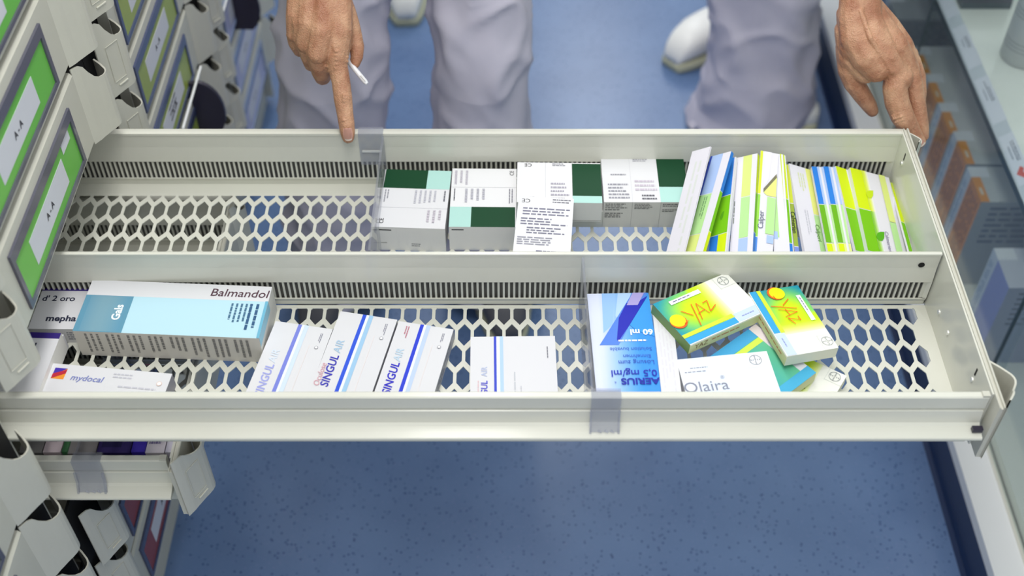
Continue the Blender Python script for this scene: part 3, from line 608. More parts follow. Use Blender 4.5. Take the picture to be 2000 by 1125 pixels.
packet((1404,318),(1438,300),(1384,497),1.125,.005,'packet with a strong blue, green and lime face, tucked third in the fan',zones(0,.92,BL,GR_,LI)+[('rect',0,.67,.45,1,BL)]+leaf(.45,.52,.2,(90,160,20)))
packet((1437,309),(1480,292),(1425,497),1.125,.007,'packet with pale lime, green and blue band between white borders, fourth in the fan',zones(.36,.76,LIp,GRp,BLp,.36,.70)+[('bars',.05,.38,.14,.68,1,(120,130,120),True)], SP(LI,GR_,BL))
packet((1499,299),(1529,301),(1512,497),1.128,.007,'white packet edged with lime, green and blue, sixth in the fan',zones(.05,.4,LIp,GRp,CW)+[('rect',0,.62,.3,.68,BLp)], SP(LI,GR_,BL))
packet((1486,294),(1521,297),(1472,497),1.120,.004,'white packet with a torn flap and a blue leaf picture, fifth in the fan',zones(0,.14,(214,232,60),(150,210,80),(80,140,220),.36,.70)+[('poly',[(.2,.0),(.62,-.0),(.55,.22),(.30,.30)],(228,226,236)),('poly',[(.28,.31),(.95,.17),(.98,.20),(.30,.34)],(120,116,90)),('poly',[(.30,.34),(.98,.2),(.98,.36),(.5,.36)],(224,232,130)),('rect',.52,.37,.98,.66,GRp),('rect',.62,.67,.98,.73,BLp),('text','Calper',.26,.56,.011,90,(100,104,130)),('text','Calperi',.55,.84,.007,0,(150,110,120))]+leaf(.18,.93,.42,(74,160,224)))
packet((1533,321),(1541,322),(1553,497),1.135,.004,'narrow olive packet edge with dark lettering, seventh in the fan',zones(0,1,(200,210,60),(150,170,60),(120,140,210),.34,.70)+[('text','Calmerien',.45,.50,.009,-90,(40,50,30),{'bold':.02})])
packet((1541,319),(1585,336),(1573,497),1.135,.005,'mostly white packet with faint print, eighth in the fan',zones(.72,1,(226,230,130),GRp,BLp,.40,.72)+[('bars',.30,.06,.62,.26,3,(214,222,170),True),('bars',.30,.38,.5,.6,2,(200,200,208),True),('text','Calperi',.76,.55,.010,-90,(80,130,60)),('bars',.34,.76,.92,.98,3,(196,206,228),True)], SP(LIp,GRp,BLp))
for a0, lb in ((1585,'ninth'),(1608,'tenth')):
    packet((a0,325),(a0+24,327),(a0+33,497),1.135,.006,'packet showing blue, green and lime stripes lengthwise, %s in the fan' % lb,zones(0,.42,BL,(104,172,20),LI)+zones(.42,.6,BLp,GRp,(224,232,130))+zones(.78,.95,BLp,GRp,LIp))
packet((1632,324),(1661,336),(1673,497),1.138,.005,'packet with lime, green and blue face, narrower of the two at the right',zones(0,.72,LI,GR_,BL,.36,.72)+leaf(.6,.6,.5,(90,170,20)))
packet((1660,327),(1737,351),(1697,497),1.138,.007,'rightmost packet with wide white face and lime, green and blue border',zones(0,.30,LI,GR_,BL,.36,.72)+[('grad',.30,.0,.42,.36,3,1,lambda u,v:(208+int((u-.3)*240),228+int((u-.3)*60),12+int((u-.3)*1900))),('grad',.30,.36,.42,.715,3,1,lambda u,v:(120+int((u-.3)*950),192+int((u-.3)*350),14+int((u-.3)*1900))),('grad',.30,.72,.42,1,3,1,lambda u,v:(40+int((u-.3)*1600),124+int((u-.3)*900),214+int((u-.3)*230)))]+leaf(.26,.22,.22,(196,220,30))+leaf(.28,.58,.24,(84,170,20))+zones(.72,.88,LIp,GRp,BLp,.42,.74)+[('text','Calmerien',.56,.60,.0085,-90,(110,100,140))], SP(LI,GR_,BL))

packet((1523,300),(1534,304),(1540,497),1.130,.003,'narrow bright packet edge in lime, green and blue right of the torn flap packet',zones(0,.8,LI,GR_,BL,.36,.70))
packet((1739,356),(1747,360),(1777,497),1.138,.003,'narrow bright packet edge in lime and green at the far right end of the fan',zones(0,.9,LI,GR_,BL,.42,.84))

# ------------------------------------------------------------------ clear plastic dividers
def divider(x0, x1, ya, yb, label, tab=True):
    t = thing('clear_divider', label, 'divider', (x0, ya, FZ), 'clear plastic dividers'); o = t.location
    bm = bmesh.new(); th = .0016
    vs = [bm.verts.new(p) for p in ((x0-th,ya,FZ),(x0+th,ya,FZ),(x1+th,yb,FZ),(x1-th,yb,FZ),(x0-th,ya,ZT-.002),(x0+th,ya,ZT-.002),(x1+th,yb,ZT-.002),(x1-th,yb,ZT-.002))]
    for q in ((3,2,1,0),(4,5,6,7),(0,1,5,4),(1,2,6,5),(2,3,7,6),(3,0,4,7)): bm.faces.new([vs[i] for i in q])
    bmesh.ops.translate(bm, verts=bm.verts, vec=-o); obj('panel', bm, 'acrylic', t)
    return t
d1 = divider(-.1815, -.1800, YM+.009, YF-.004, 'clear plastic divider with a hooked tab over the far rim, left of the green boxes'); o = d1.location
bm = bmesh.new(); xa, xb = -.2155, -.1795
prism(bm, [(YF-.0022,ZT+.0014),(YF+.0095,ZT+.0014),(YF+.0095,ZT-.010),(YF+.0108,ZT-.010),(YF+.0108,ZT+.0028),(YF-.0038,ZT+.0028),(YF-.0052,ZT-.055),(YF-.0036,ZT-.055)], xa, xb, 'x')
bmesh.ops.translate(bm, verts=bm.verts, vec=-o); obj('hooked_tab', bm, 'acrylic', d1)
bm = bmesh.new(); box(bm, xa+.004, xb-.004, YF-.0062, YF-.0046, ZT-.0305, ZT-.0275); bmesh.ops.translate(bm, verts=bm.verts, vec=-o); obj('ridge', bm, 'screw_metal', d1)
d2 = divider(.0985, .0965, YN+.003, YM-.004, 'clear plastic divider with a hooked tab over the near rail, beside the blue box'); o2 = d2.location
def near_clip(parent, xa, xb, dz, nm='hooked_tab'):
    off = parent.location; bm = bmesh.new(); z1 = ZT+dz
    prism(bm, [(YN+.0035,z1-.008),(YN+.0020,z1-.008),(YN+.0008,z1+.0015),(YN-.0112,z1+.0015),(YN-.0126,z1-.022),(YN-.0155,z1-.036),(YN-.0235,z1-.0475),(YN-.0248,z1-.0465),(YN-.0172,z1-.035),(YN-.0143,z1-.021),(YN-.0128,z1+.003),(YN+.0022,z1+.003)], xa, xb, 'x')
    for x in (xa, xb-.0015):
        prism(bm, [(YN-.0135,z1-.018),(YN-.0165,z1-.016),(YN-.0205,z1-.034),(YN-.0275,z1-.0465),(YN-.0238,z1-.0478),(YN-.0165,z1-.036)], x-.001, x+.0015, 'x')
    bmesh.ops.translate(bm, verts=bm.verts, vec=-off); cl = obj(nm, bm, 'acrylic', parent)
    bm = bmesh.new(); m_ = (xa+xb)/2
    for dx in (-.006, .002, .009): tube(bm, (m_+dx-.002,YN-.0245,z1-.0435), (m_+dx+.002,YN-.0265,z1-.0455), .0016, .0008, 8)
    bmesh.ops.translate(bm, verts=bm.verts, vec=-off); obj('ridge', bm, 'acrylic', cl)
near_clip(d2, .0965, .1315, 0)
d3 = thing('clear_divider', 'clear plastic tab hooked over the rail of the short lower drawer', 'divider', (-.54, YN, ZF-PIT), 'clear plastic dividers'); off = d3.location
bm = bmesh.new(); box(bm, -.5435, -.5405, YN+.003, YM-.004, ZF-PIT+.001, ZT-PIT-.002); bmesh.ops.translate(bm, verts=bm.verts, vec=-off); obj('panel', bm, 'acrylic', d3)
near_clip(d3, -.5435, -.5075, -PIT)

# ------------------------------------------------------------------ boxes in the short lower drawer
zt = ZT-PIT
for x0_, x1_, col, dzz, lb, tp in ((48,92,(120,118,118),-.004,'dull grey box at the left of the short lower drawer',()),(94,128,(206,190,196),-.003,'pinkish white box in the short lower drawer',[('bars',.2,.2,.8,.9,3,(150,120,140))]),
      (130,140,(70,120,80),-.002,'thin green box in the short lower drawer',()),(142,196,(128,124,124),-.006,'grey brown box in the short lower drawer, left of the dark violet one',()),(198,262,(46,34,92),-.004,'dark violet box in the short lower drawer',[('rect',.1,.3,.7,.9,(30,24,70))]),
      (264,290,(60,44,160),-.002,'bright violet blue box in the short lower drawer',()),(292,328,(214,206,214),-.004,'white box with dark print in the short lower drawer, left of the rightmost',[('bars',.1,.1,.9,.9,5,(120,110,150))]),(330,352,(196,192,206),-.003,'rightmost narrow white box in the short lower drawer',[('bars',.2,.1,.9,.9,3,(90,70,130))])):
    z_ = zt+dzz; q0, q1 = Z(x0_, 850, z_), Z(x1_, 850, z_)
    carton('medicine_box', Vector((q0.x, .935, z_)), Vector((q1.x, .935, z_)), Vector((q0.x, .852, z_)), z_-(ZF-PIT)-.001, lb, body=col, top=tp, group='boxes in the short lower drawer')

# ------------------------------------------------------------------ organic shapes: overlapping tapered spheres fused into one skin
def fuse(chains, voxel, smooth=6, factor=0.5):
    bm = bmesh.new()
    base = bmesh.new(); bmesh.ops.create_icosphere(base, subdivisions=2, radius=1); bv = [v.co.copy() for v in base.verts]; bf = [[v.index for v in f.verts] for f in base.faces]; base.free()
    for ch in chains:
        for (p, r), (q, r2) in zip(ch, ch[1:]):
            p, q = Vector(p), Vector(q); n_ = max(1, int((q-p).length/(min(r, r2)*.2)))
            for k in range(n_+1):
                f = k/n_; c = p.lerp(q, f); rr = r+(r2-r)*f
                vs = [bm.verts.new(c+v*rr) for v in bv]
                for t in bf: bm.faces.new([vs[i] for i in t])
    me = bpy.data.meshes.new('t'); bm.to_mesh(me); bm.free()
    o = bpy.data.objects.new('t', me); C.objects.link(o)
    m_ = o.modifiers.new('r', 'REMESH'); m_.mode = 'VOXEL'; m_.voxel_size = voxel; m_.use_smooth_shade = True
    m2 = o.modifiers.new('s', 'SMOOTH'); m2.iterations = smooth; m2.factor = factor
    dg = bpy.context.evaluated_depsgraph_get(); dg.update()
    out = bpy.data.meshes.new_from_object(o.evaluated_get(dg)); bpy.data.objects.remove(o); bpy.data.meshes.remove(me)
    return out
def join(meshes):
    bm = bmesh.new()
    for me in meshes: bm.from_mesh(me)
    for f in bm.faces: f.smooth = True
    return bm
def hand_space(D):
    return lambda x, y, d: Vector((0, 0, CAMH))+_ray(x, y)*(D-d)
def depth_of(p): return p.y*_c+(CAMH-p.z)*_s

# hand that points (right hand, back of the hand up)
TA = Y(680, 270, 1.301); DA = depth_of(TA); HA = hand_space(DA); KA = DA/FPX
def cA(*pts): return [(HA(x, y, d), r*KA) for x, y, d, r in pts]
chA = [cA((655,-60,.058,27),(662,0,.050,26),(664,60,.042,25),(658,108,.032,22),(658,126,.026,20)),
       cA((636,-60,.064,28),(634,0,.055,27),(630,60,.052,26),(620,104,.042,21)),
       cA((612,-60,.062,28),(608,0,.052,27),(603,45,.048,24),(596,84,.034,19)),
       cA((592,-60,.054,28),(585,-5,.044,25),(581,30,.040,23),(575,66,.026,16)),
       cA((650,0,.022,26),(650,60,.018,26),(645,100,.008,22)), cA((605,0,.018,26),(605,50,.018,26),(606,90,.008,22)),
       # index finger
       cA((656,112,.031,21),(661,135,.024,19.5),(666,160,.019,18.5),(670,192,.014,18.5),(674,222,.009,16.5),(677,242,.0055,16.2),(679,258,.002,15),(680,268,.0,12.5)),
       # middle finger, curled under
       cA((618,106,.036,21),(622,124,.022,19.5),(627,142,.000,18.5),(630,150,-.020,17),(628,138,-.036,15)),
       # ring finger, curled under
       cA((596,86,.028,18.5),(603,108,.010,17.5),(609,124,-.012,16.5),(612,120,-.034,15)),
       # little finger, curled under
       cA((574,66,.022,15.5),(577,84,.006,14.5),(585,98,-.014,13.5),(592,96,-.034,12.5)),
       # thumb along the right side
       cA((660,0,.020,27),(672,24,.016,24),(684,48,.010,19),(692,70,.004,16),(697,92,.0,15),(697,110,-.002,13),(693,124,-.004,10.5))]
for yy, hw, rr in ((102,20,2.8),(110,22,3.0),(118,22,3.0),(127,19,2.8),(136,15,2.4)):     # creases over the knuckle
    chA.append(cA((657-hw,yy+3,.036-.0002*(yy-100)+.000,rr),(657,yy-2,.0508-.00035*(yy-100),rr),(657+hw,yy+2,.036-.0002*(yy-100),rr)))
for yy, hw, rr in ((186,11,1.8),(192,12,2.1),(198,11,1.8),(236,9,1.4)):
    f = (yy-112)/150; d0 = .031-.029*f
    chA.append(cA((671-hw,yy+1,d0+.0065,rr),(671,yy-1,d0+.0128,rr),(671+hw,yy+1,d0+.0065,rr)))
for pts in (((640,0,.0675,6),(648,50,.0600,6),(654,95,.0480,6)), ((628,-5,.0690,6),(626,50,.0660,6),(619,92,.0545,6)), ((606,0,.0660,5),(600,45,.0610,5),(596,74,.0480,5))):
    chA.append(cA(*pts))
for pts in (((646,-50,.058,27),(648,10,.050,27),(644,60,.044,26),(638,96,.035,22)), ((624,-50,.058,27),(620,10,.050,27),(616,55,.046,26),(609,88,.035,21)), ((600,-50,.052,26),(596,5,.046,26),(592,45,.041,24),(587,72,.029,18)),
            ((628,118,.022,17),(648,128,.016,17)), ((602,96,.018,16),(616,112,.018,16)), ((578,74,.014,14),(592,90,.012,15)), ((668,30,.022,22),(672,70,.018,18),(668,100,.014,16))):
    chA.append(cA(*pts))
# left hand gripping the corner of the drawer
TB = Y(1797, 283, 1.322); DB = depth_of(TB); HB = hand_space(DB); KB = DB/FPX
def cB(*pts): return [(HB(x, y, d), r*KB) for x, y, d, r in pts]
chB = [cB((1668,-60,.066,33),(1672,-10,.060,31),(1668,35,.056,31),(1672,75,.052,32),(1690,110,.050,30),(1712,135,.044,26)),
       cB((1690,-60,.066,33),(1690,-10,.060,31),(1695,35,.056,28),(1712,75,.054,28),(1730,110,.050,26),(1755,152,.036,25)),
       cB((1668,30,.046,34),(1674,90,.040,36),(1700,130,.034,28)),
       cB((1698,20,.050,26),(1722,55,.048,26),(1748,90,.044,26),(1774,132,.028,20)),
       cB((1702,15,.038,24),(1735,50,.032,22),(1762,85,.026,20),(1782,118,.012,14)),
       # index finger
       cB((1752,150,.038,25),(1748,172,.034,24),(1752,200,.026,23.5),(1763,228,.018,22.5),(1775,248,.009,19),(1786,265,.003,16),(1797,277,.000,11.5)),
       # middle finger
       cB((1775,134,.027,20),(1784,165,.020,18.5),(1790,198,.010,17.5),(1796,228,.000,16),(1801,250,-.008,13.5),(1804,266,-.014,10.5)),
       # ring and little finger, behind
       cB((1784,118,.010,14),(1796,150,.000,12.5),(1798,182,-.010,12),(1796,208,-.022,11)),
       cB((1780,104,.000,13),(1788,130,-.014,11.5),(1788,160,-.026,10.5),(1784,184,-.036,9.5)),
       # thumb
       cB((1662,95,.026,30),(1660,135,.014,24),(1668,162,.004,20.5),(1684,186,-.006,18),(1697,205,-.014,15.5),(1704,217,-.018,12))]
for pts in (((1680,20,.0775,5),(1700,75,.0765,5),(1742,140,.0560,6)), ((1705,25,.0725,5),(1738,80,.0665,5),(1772,126,.0405,5))):
    chB.append(cB(*pts))
for pts in (((1680,-60,.060,33),(1682,20,.056,31),(1700,80,.050,30),(1730,125,.042,26),(1760,150,.032,22)), ((1700,40,.045,26),(1740,95,.042,25),(1766,125,.030,20)), ((1720,60,.036,22),(1756,95,.030,20),(1776,122,.018,15)), ((1770,150,.022,18),(1780,158,.018,17)),
            ((1660,60,.036,30),(1664,110,.028,28),(1690,140,.026,24)), ((1752,152,.034,26),(1757,152,.036,26))):
    chB.append(cB(*pts))
for cx_, cy_, hw, d0, rr in ((1757,222,15,.036,2.2),(1760,228,16,.0355,2.2),(1763,234,15,.033,2.0),(1788,192,10,.024,1.8),(1790,200,10,.0215,1.8)):
    chB.append(cB((cx_-hw,cy_+5,d0-.008,rr),(cx_,cy_,d0,rr),(cx_+hw,cy_-6,d0-.008,rr)))

def nail(parent, hs, K, pts, name='fingernail'):
    """small curved plate: centre, along, across in pixels and depths; parent mesh is in world coordinates"""
    (x, y, d), (ax, ay, ad), (bx, by, bd), (nx, ny, nd) = pts
    o = hs(x, y, d); a = hs(x+ax, y+ay, d+ad)-o; b = hs(x+bx, y+by, d+bd)-o; n_ = (hs(x+nx, y+ny, d+nd)-o).normalized()
    bm = bmesh.new(); g = []
    for i in range(9):
        u = i/8*2-1; row = []
        for j in range(9):
            v = j/8*2-1; k = 1-.28*max(0, u)**2*abs(v)**1.5-.15*max(0,-u)**2*abs(v)
            row.append(bm.verts.new(o+a*u*(1-.12*abs(v)**2)+b*v*k-n_*(.0022*v*v+.0006*u*u)))
        g.append(row)
    for i in range(8):
        for j in range(8):
            f = bm.faces.new((g[i][j],g[i+1][j],g[i+1][j+1],g[i][j+1])); f.smooth = True; f.material_index = 1 if i >= 7 else 0
    bmesh.ops.solidify(bm, geom=bm.faces[:], thickness=.0005)
    return obj(name, bm, ['nail','nail_tip'], parent, smooth=True)

# ------------------------------------------------------------------ people
def loft_leg(bm, rings, seed, amp=.015, n=72, m_=110, top=None):
    """trouser leg: rings (x, y, z, rx, ry) from the top down, with cloth folds"""
    def at_(t):
        t *= len(rings)-1; i = min(int(t), len(rings)-2); f = t-i; f = f*f*(3-2*f)
        return [a+(b_-a)*f for a, b_ in zip(rings[i], rings[i+1])]
    prev = None; first = None
    for k in range(m_+1):
        x, y, z, rx, ry = at_(k/m_); row = []
        for i in range(n):
            th = 2*PI*i/n; c_, s_ = math.cos(th), math.sin(th)
            q = Vector((c_*1.1+seed, s_*1.1, 0))
            w1 = noise.noise(Vector((q.x*1.3+z*4, q.y*1.3-z*3, z*5+seed)))
            w2 = 1-abs(noise.noise(Vector((q.x*1.1-z*5.5, q.y*1.1+z*4, z*7+seed*2))))*2.4
            w3 = 1-abs(noise.noise(Vector((q.x*.9+z*6.5+4, q.y*.9+z*3, z*4+seed*3))))*2.6
            d = amp*(.9*w1+.55*max(0, w2)**2+.6*max(0, w3)**2-.35)
            d += amp*.25*math.exp(-((i/n-.52)*60)**2)
            row.append(bm.verts.new((x+(rx+d)*c_, y+(ry+d)*s_, z)))
        if prev:
            for i in range(n): bm.faces.new((prev[i],prev[(i+1)%n],row[(i+1)%n],row[i]))
        else: first = row
        prev = row
    # turned-in hem
    x, y, z, rx, ry = rings[-1]; inn = [bm.verts.new((x+(v.co.x-x)*.93, y+(v.co.y-y)*.93, z+.02)) for v in prev]
    for i in range(n): bm.faces.new((prev[i],prev[(i+1)%n],inn[(i+1)%n],inn[i]))
    bm.faces.new(first)
def clog(parent, x, y, ang, m1='clog', m2='clog_sole', L=.29, Wd=.112):
    """shoe with heel at (x,y) pointing along ang"""
    a = math.radians(ang); R = Matrix.Translation((x, y, 0)) @ Matrix.Rotation(a, 4, 'Z')
    def wid(s): return Wd/2*(math.sin(PI*min(1, max(0, (s*.93+.035))))**.34)*(.84+.28*s if s < .72 else 1.0-.05*(s-.72))
    def loftshape(zlo, hf, grow, e=2.5):
        bm = bmesh.new(); prev = None; N = 26; n_ = 28
        for k in range(N+1):
            s_ = k/N; w_ = wid(s_)+grow; h = hf(s_); row = []
            for i in range(n_):
                th = 2*PI*i/n_; c_, q_ = math.cos(th), math.sin(th)
                yy = w_*math.copysign(abs(c_)**(2/e), c_); zz = zlo+(h-zlo)*(.5+.5*math.copysign(abs(q_)**(2/e), q_))
                row.append(bm.verts.new((L*s_, yy, zz)))
            if prev:
                for i in range(n_): bm.faces.new((prev[i],prev[(i+1)%n_],row[(i+1)%n_],row[i]))
            else: bm.faces.new(row)
            prev = row
        bm.faces.new(prev[::-1]); bm.transform(R); return bm
    up = lambda s_: .030+.075*max(0, 1-abs((s_-.42)/.59)**(2.2 if s_ < .42 else 4.5))**(.9 if s_ < .42 else .55)
    sh = obj('shoe', loftshape(.022, up, 0), m1, parent, smooth=True)
    obj('sole', loftshape(.0, lambda s_: .027+.008*(1-s_), .004, 5), m2, sh, smooth=True)
def person(label, group, arm_chains, arms, hip, sh_l, sh_r, neck, head, legs, feet, leg_seed, shoe=('clog','clog_sole'), face=-90):
    """one continuous skin (head, neck, arms, hands) with clothes, hair and shoes as children"""
    meshes = []
    for ch in arm_chains: meshes.append(ch)
    H_ = Vector(head); fa = Vector((math.cos(math.radians(face)), math.sin(math.radians(face)), -.55)).normalized(); sd = Vector((-fa.y, fa.x, 0)).normalized(); upv = sd.cross(fa)*-1
    if upv.z < 0: upv = -upv
    hc = [[(H_+upv*.03-fa*.012, .088), (H_-upv*.01+fa*.012, .080)], [(H_-upv*.05+fa*.035, .055), (H_-upv*.075+fa*.052, .032)],
          [(H_+fa*.086+upv*.015, .010), (H_+fa*.104-upv*.022, .014)], [(H_+sd*.02+fa*.088-upv*.024, .008), (H_-sd*.02+fa*.088-upv*.024, .008)],
          [(H_+sd*.024+fa*.080-upv*.056, .0075), (H_+fa*.090-upv*.057, .008), (H_-sd*.024+fa*.080-upv*.056, .0075)],
          [(H_+sd*.05+fa*.066+upv*.03, .012), (H_+sd*.015+fa*.082+upv*.03, .010)], [(H_-sd*.05+fa*.066+upv*.03, .012), (H_-sd*.015+fa*.082+upv*.03, .010)],
          [(H_+sd*.086+upv*.02, .014), (H_+sd*.083-upv*.02, .010)], [(H_-sd*.086+upv*.02, .014), (H_-sd*.083-upv*.02, .010)],
          [(H_-upv*.06-fa*.02, .055), (Vector(neck), .056)]]
    meshes.append(fuse(hc, .004, 4))
    bm = join(meshes)
    root = obj('person', bm, 'skin', None, smooth=True, recalc=False); tag(root, label, 'person', group)
    for s_ in (-1, 1):
        bm = bmesh.new(); bmesh.ops.create_uvsphere(bm, u_segments=14, v_segments=10, radius=.0115); bmesh.ops.translate(bm, verts=bm.verts, vec=H_+sd*.032*s_+fa*.077+upv*.013)
        obj('eye', bm, 'screw_metal', root, smooth=True)
    hair = fuse([[(H_+upv*.045-fa*.025, .094), (H_-upv*.02-fa*.045, .080)], [(H_+upv*.07+fa*.035, .062), (H_+upv*.06, .08)]], .006, 3)
    o = bpy.data.objects.new('hair', hair); hair.materials.clear(); hair.materials.append(M['hair_brown']); C.objects.link(o); o.parent = root
    hp = Vector(hip); nk = Vector(neck); sl, sr = Vector(sh_l), Vector(sh_r)
    tr = [[(hp-Vector((.08,0,0)), .135), (hp+Vector((.08,0,0)), .135)], [(hp-Vector((.07,0,.12)), .14), (hp+Vector((.07,0,-.12)), .14)],
          [(hp, .15), (hp.lerp(nk, .5), .145), (nk-Vector((0,-.01,.09)), .12)], [(hp-Vector((.07,0,0)), .13), (sl.lerp(nk, .35)-Vector((0,0,.08)), .115)], [(hp+Vector((.07,0,0)), .13), (sr.lerp(nk, .35)-Vector((0,0,.08)), .115)],
          [(sl, .075), (nk-Vector((0,0,.06)), .075), (sr, .075)]]
    for sh_, el in ((sl, arms[0]), (sr, arms[1])): tr.append([(sh_, .075), (sh_.lerp(Vector(el), .8), .058)])
    tm = fuse(tr, .012, 6); o = bpy.data.objects.new('tunic', tm); tm.materials.clear(); tm.materials.append(M['tunic']); C.objects.link(o); o.parent = root
    bm = bmesh.new()
    for k, rg in enumerate(legs): loft_leg(bm, rg, leg_seed+k*3.1)
    pm = fuse([[(hp-Vector((.075,0,.02)), .125), (hp+Vector((.075,0,-.02)), .125)], [(hp-Vector((.09,0,.14)), .105), (hp+Vector((.09,0,-.14)), .105)]], .012, 6); bm.from_mesh(pm)
    obj('trousers', bm, 'trousers', root, smooth=True)
    for x, y, an in feet: clog(root, x, y, an, *shoe)
    return root
def arm(sh, el, wr_pts, r=(.050, .042)):
    return [[(Vector(sh), r[0]), (Vector(el), r[1]), (wr_pts[0], wr_pts[1])]]
def plain_hand(w_, d, side):
    """relaxed hanging hand; w_ wrist, d down direction, side = thumb side"""
    w_, d, side = Vector(w_), Vector(d).normalized(), Vector(side).normalized(); f = d.cross(side)
    ch = [[(w_, .026), (w_+d*.05+side*.012, .022), (w_+d*.09+side*.022, .015)], [(w_, .026), (w_+d*.05-side*.012, .022), (w_+d*.085-side*.026, .013)]]
    for k, (L_, r) in enumerate(((.070,.0088),(.078,.0092),(.072,.0088),(.056,.0076))):
        b_ = w_+d*.088+side*(.027-.018*k); ch.append([(b_, r+.001), (b_+d*L_*.5+f*.006, r), (b_+d*L_+f*.022, r*.85)])
    ch.append([(w_+d*.02+side*.02, .015), (w_+d*.055+side*.043, .0115), (w_+d*.085+side*.048+f*.008, .009)])
    return ch
# person A: hand and forearm at fine detail, rest coarse
wA = HA(632, -60, .058); elA = Vector((-.345, 1.66, 1.13)); shA = Vector((-.31, 1.74, 1.40))
fore = [[(wA, .036), (wA.lerp(elA, .45), .043), (elA, .045), (elA.lerp(shA, .5), .046)]]
meA = fuse(chA, .0012, 5, .5); meA2 = fuse(fore, .004, 4)
oA = [(Vector((.05,1.80,1.40)), .050), (Vector((.12,1.90,1.14)), .042), (Vector((.10,1.84,.97)), .028)]
meA3 = fuse([oA]+plain_hand((.10,1.84,.97), (0,-.1,-1), (-1,0,0)), .003, 4)
A = person('person in pale lavender trousers standing behind the drawer, pointing into it with the index finger', 'people standing behind the long drawer', [meA, meA2, meA3], [(-.345,1.66,1.13),(.12,1.90,1.14)], (-.17,1.84,.96), (-.31,1.74,1.40), (.05,1.80,1.40), (-.14,1.76,1.46), (-.15,1.66,1.62),
   [[(-.26,1.84,.93,.10,.11),(-.297,1.72+.06,.76,.094,.10),(-.318,1.74,.58,.096,.098),(-.336,1.74,.40,.100,.10),(-.35,1.74,.20,.104,.106),(-.355,1.74,.05,.112,.12)],
    [(-.09,1.84,.93,.10,.11),(-.055,1.72+.06,.76,.090,.10),(-.048,1.74,.58,.090,.098),(-.046,1.74,.40,.098,.10),(-.036,1.74,.20,.104,.106),(-.03,1.74,.05,.112,.12)]],
   [(-.35,1.86,-100),(-.03,1.86,-84)], 1.7, shoe=('grey_shoe','clog_sole'))
nail(A, HA, KA, ((679.5,263,.0125),(1.2,12.5,-.0050),(9.5,-.5,0),(0,10,.02)))
# person B
wB = HB(1678, -60, .066); elB = Vector((.47, 1.76, 1.13)); shB = Vector((.47, 2.02, 1.36))
meB = fuse(chB, .0012, 6, .5); meB2 = fuse([[(wB, .038), (wB.lerp(elB, .45), .044), (elB, .045), (elB.lerp(shB, .5), .046)]], .004, 4)
meB3 = fuse([[(Vector((.73,2.26,1.40)), .050), (Vector((.77,2.36,1.14)), .042), (Vector((.78,2.30,.92)), .028)]]+plain_hand((.78,2.30,.92), (0,-.1,-1), (-1,0,0)), .003, 4)
Bp = person('person in wide lavender trousers and white clogs, holding the far right corner of the drawer', 'people standing behind the long drawer', [meB, meB2, meB3], [(.47,1.76,1.13),(.77,2.36,1.14)], (.62,2.34,.95), (.47,2.02,1.36), (.71,2.20,1.40), (.58,2.08,1.44), (.55,1.98,1.60),
   [[(.58,2.32,.92,.13,.11),(.575,2.30,.60,.128,.11),(.585,2.30,.35,.128,.112),(.600,2.30,.20,.126,.118),(.598,2.30,.06,.140,.128),(.585,2.30,.012,.150,.130)],
    [(.64,2.46,.92,.11,.11),(.64,2.52,.60,.11,.105),(.65,2.56,.35,.105,.105),(.655,2.58,.20,.105,.105),(.655,2.58,.05,.112,.112)]],
   [(.755,2.27,176),(.640,2.70,221)], 5.3)
nail(Bp, HB, KB, ((1797,276,.0120),(7.5,7.5,-.0045),(6.5,-6.5,-.001),(5,2,.02)))
nail(Bp, HB, KB, ((1805,262,-.0045),(3,10,-.004),(6.5,-3,-.002),(8,2,.02)))
# person C, only a clog shows between the legs in front
meC = fuse([[(Vector((-.62,3.0,1.42)), .05), (Vector((-.68,3.04,1.14)), .042), (Vector((-.66,2.98,.93)), .028)]]+plain_hand((-.66,2.98,.93), (0,-.1,-1), (1,0,0)), .003, 3)
meC2 = fuse([[(Vector((-.22,3.0,1.42)), .05), (Vector((-.16,3.04,1.14)), .042), (Vector((-.18,2.98,.93)), .028)]]+plain_hand((-.18,2.98,.93), (0,-.1,-1), (-1,0,0)), .003, 3)
person('person far behind, only the tip of one white clog shows between the trouser legs', 'people standing behind the long drawer', [meC, meC2], [(-.68,3.04,1.14),(-.16,3.04,1.14)], (-.42,3.02,.95), (-.60,3.0,1.42), (-.24,3.0,1.42), (-.42,3.0,1.48), (-.42,2.96,1.66),
   [[(-.52,3.02,.92,.10,.11),(-.53,3.02,.5,.09,.095),(-.53,3.02,.05,.11,.11)],[(-.32,3.02,.92,.10,.11),(-.31,3.02,.5,.09,.095),(-.30,3.02,.05,.11,.11)]], [(-.53,3.04,-92),(-.300,2.985,-85)], 9.1)
# pen held by the pointing hand
bm = bmesh.new(); p0, p1 = HA(664, 100, -.004), HA(717, 164, .004); dd = (p1-p0)
tube(bm, p0, p0+dd*.93, .0036, .0036, 16); tube(bm, p0+dd*.93, p1, .0036, .0022, 16)
pen = obj('pen', bm, 'pen_white', None, smooth=False); tag(pen, 'thin white pen held under the pointing hand', 'pen')
bm = bmesh.new(); q = p0+dd*.78; tube(bm, q+Vector((0,-.002,.004)), p1+Vector((0,-.002,.004))-dd*.05, .0009, .0009, 8); obj('pen_clip', bm, 'screw_metal', pen)

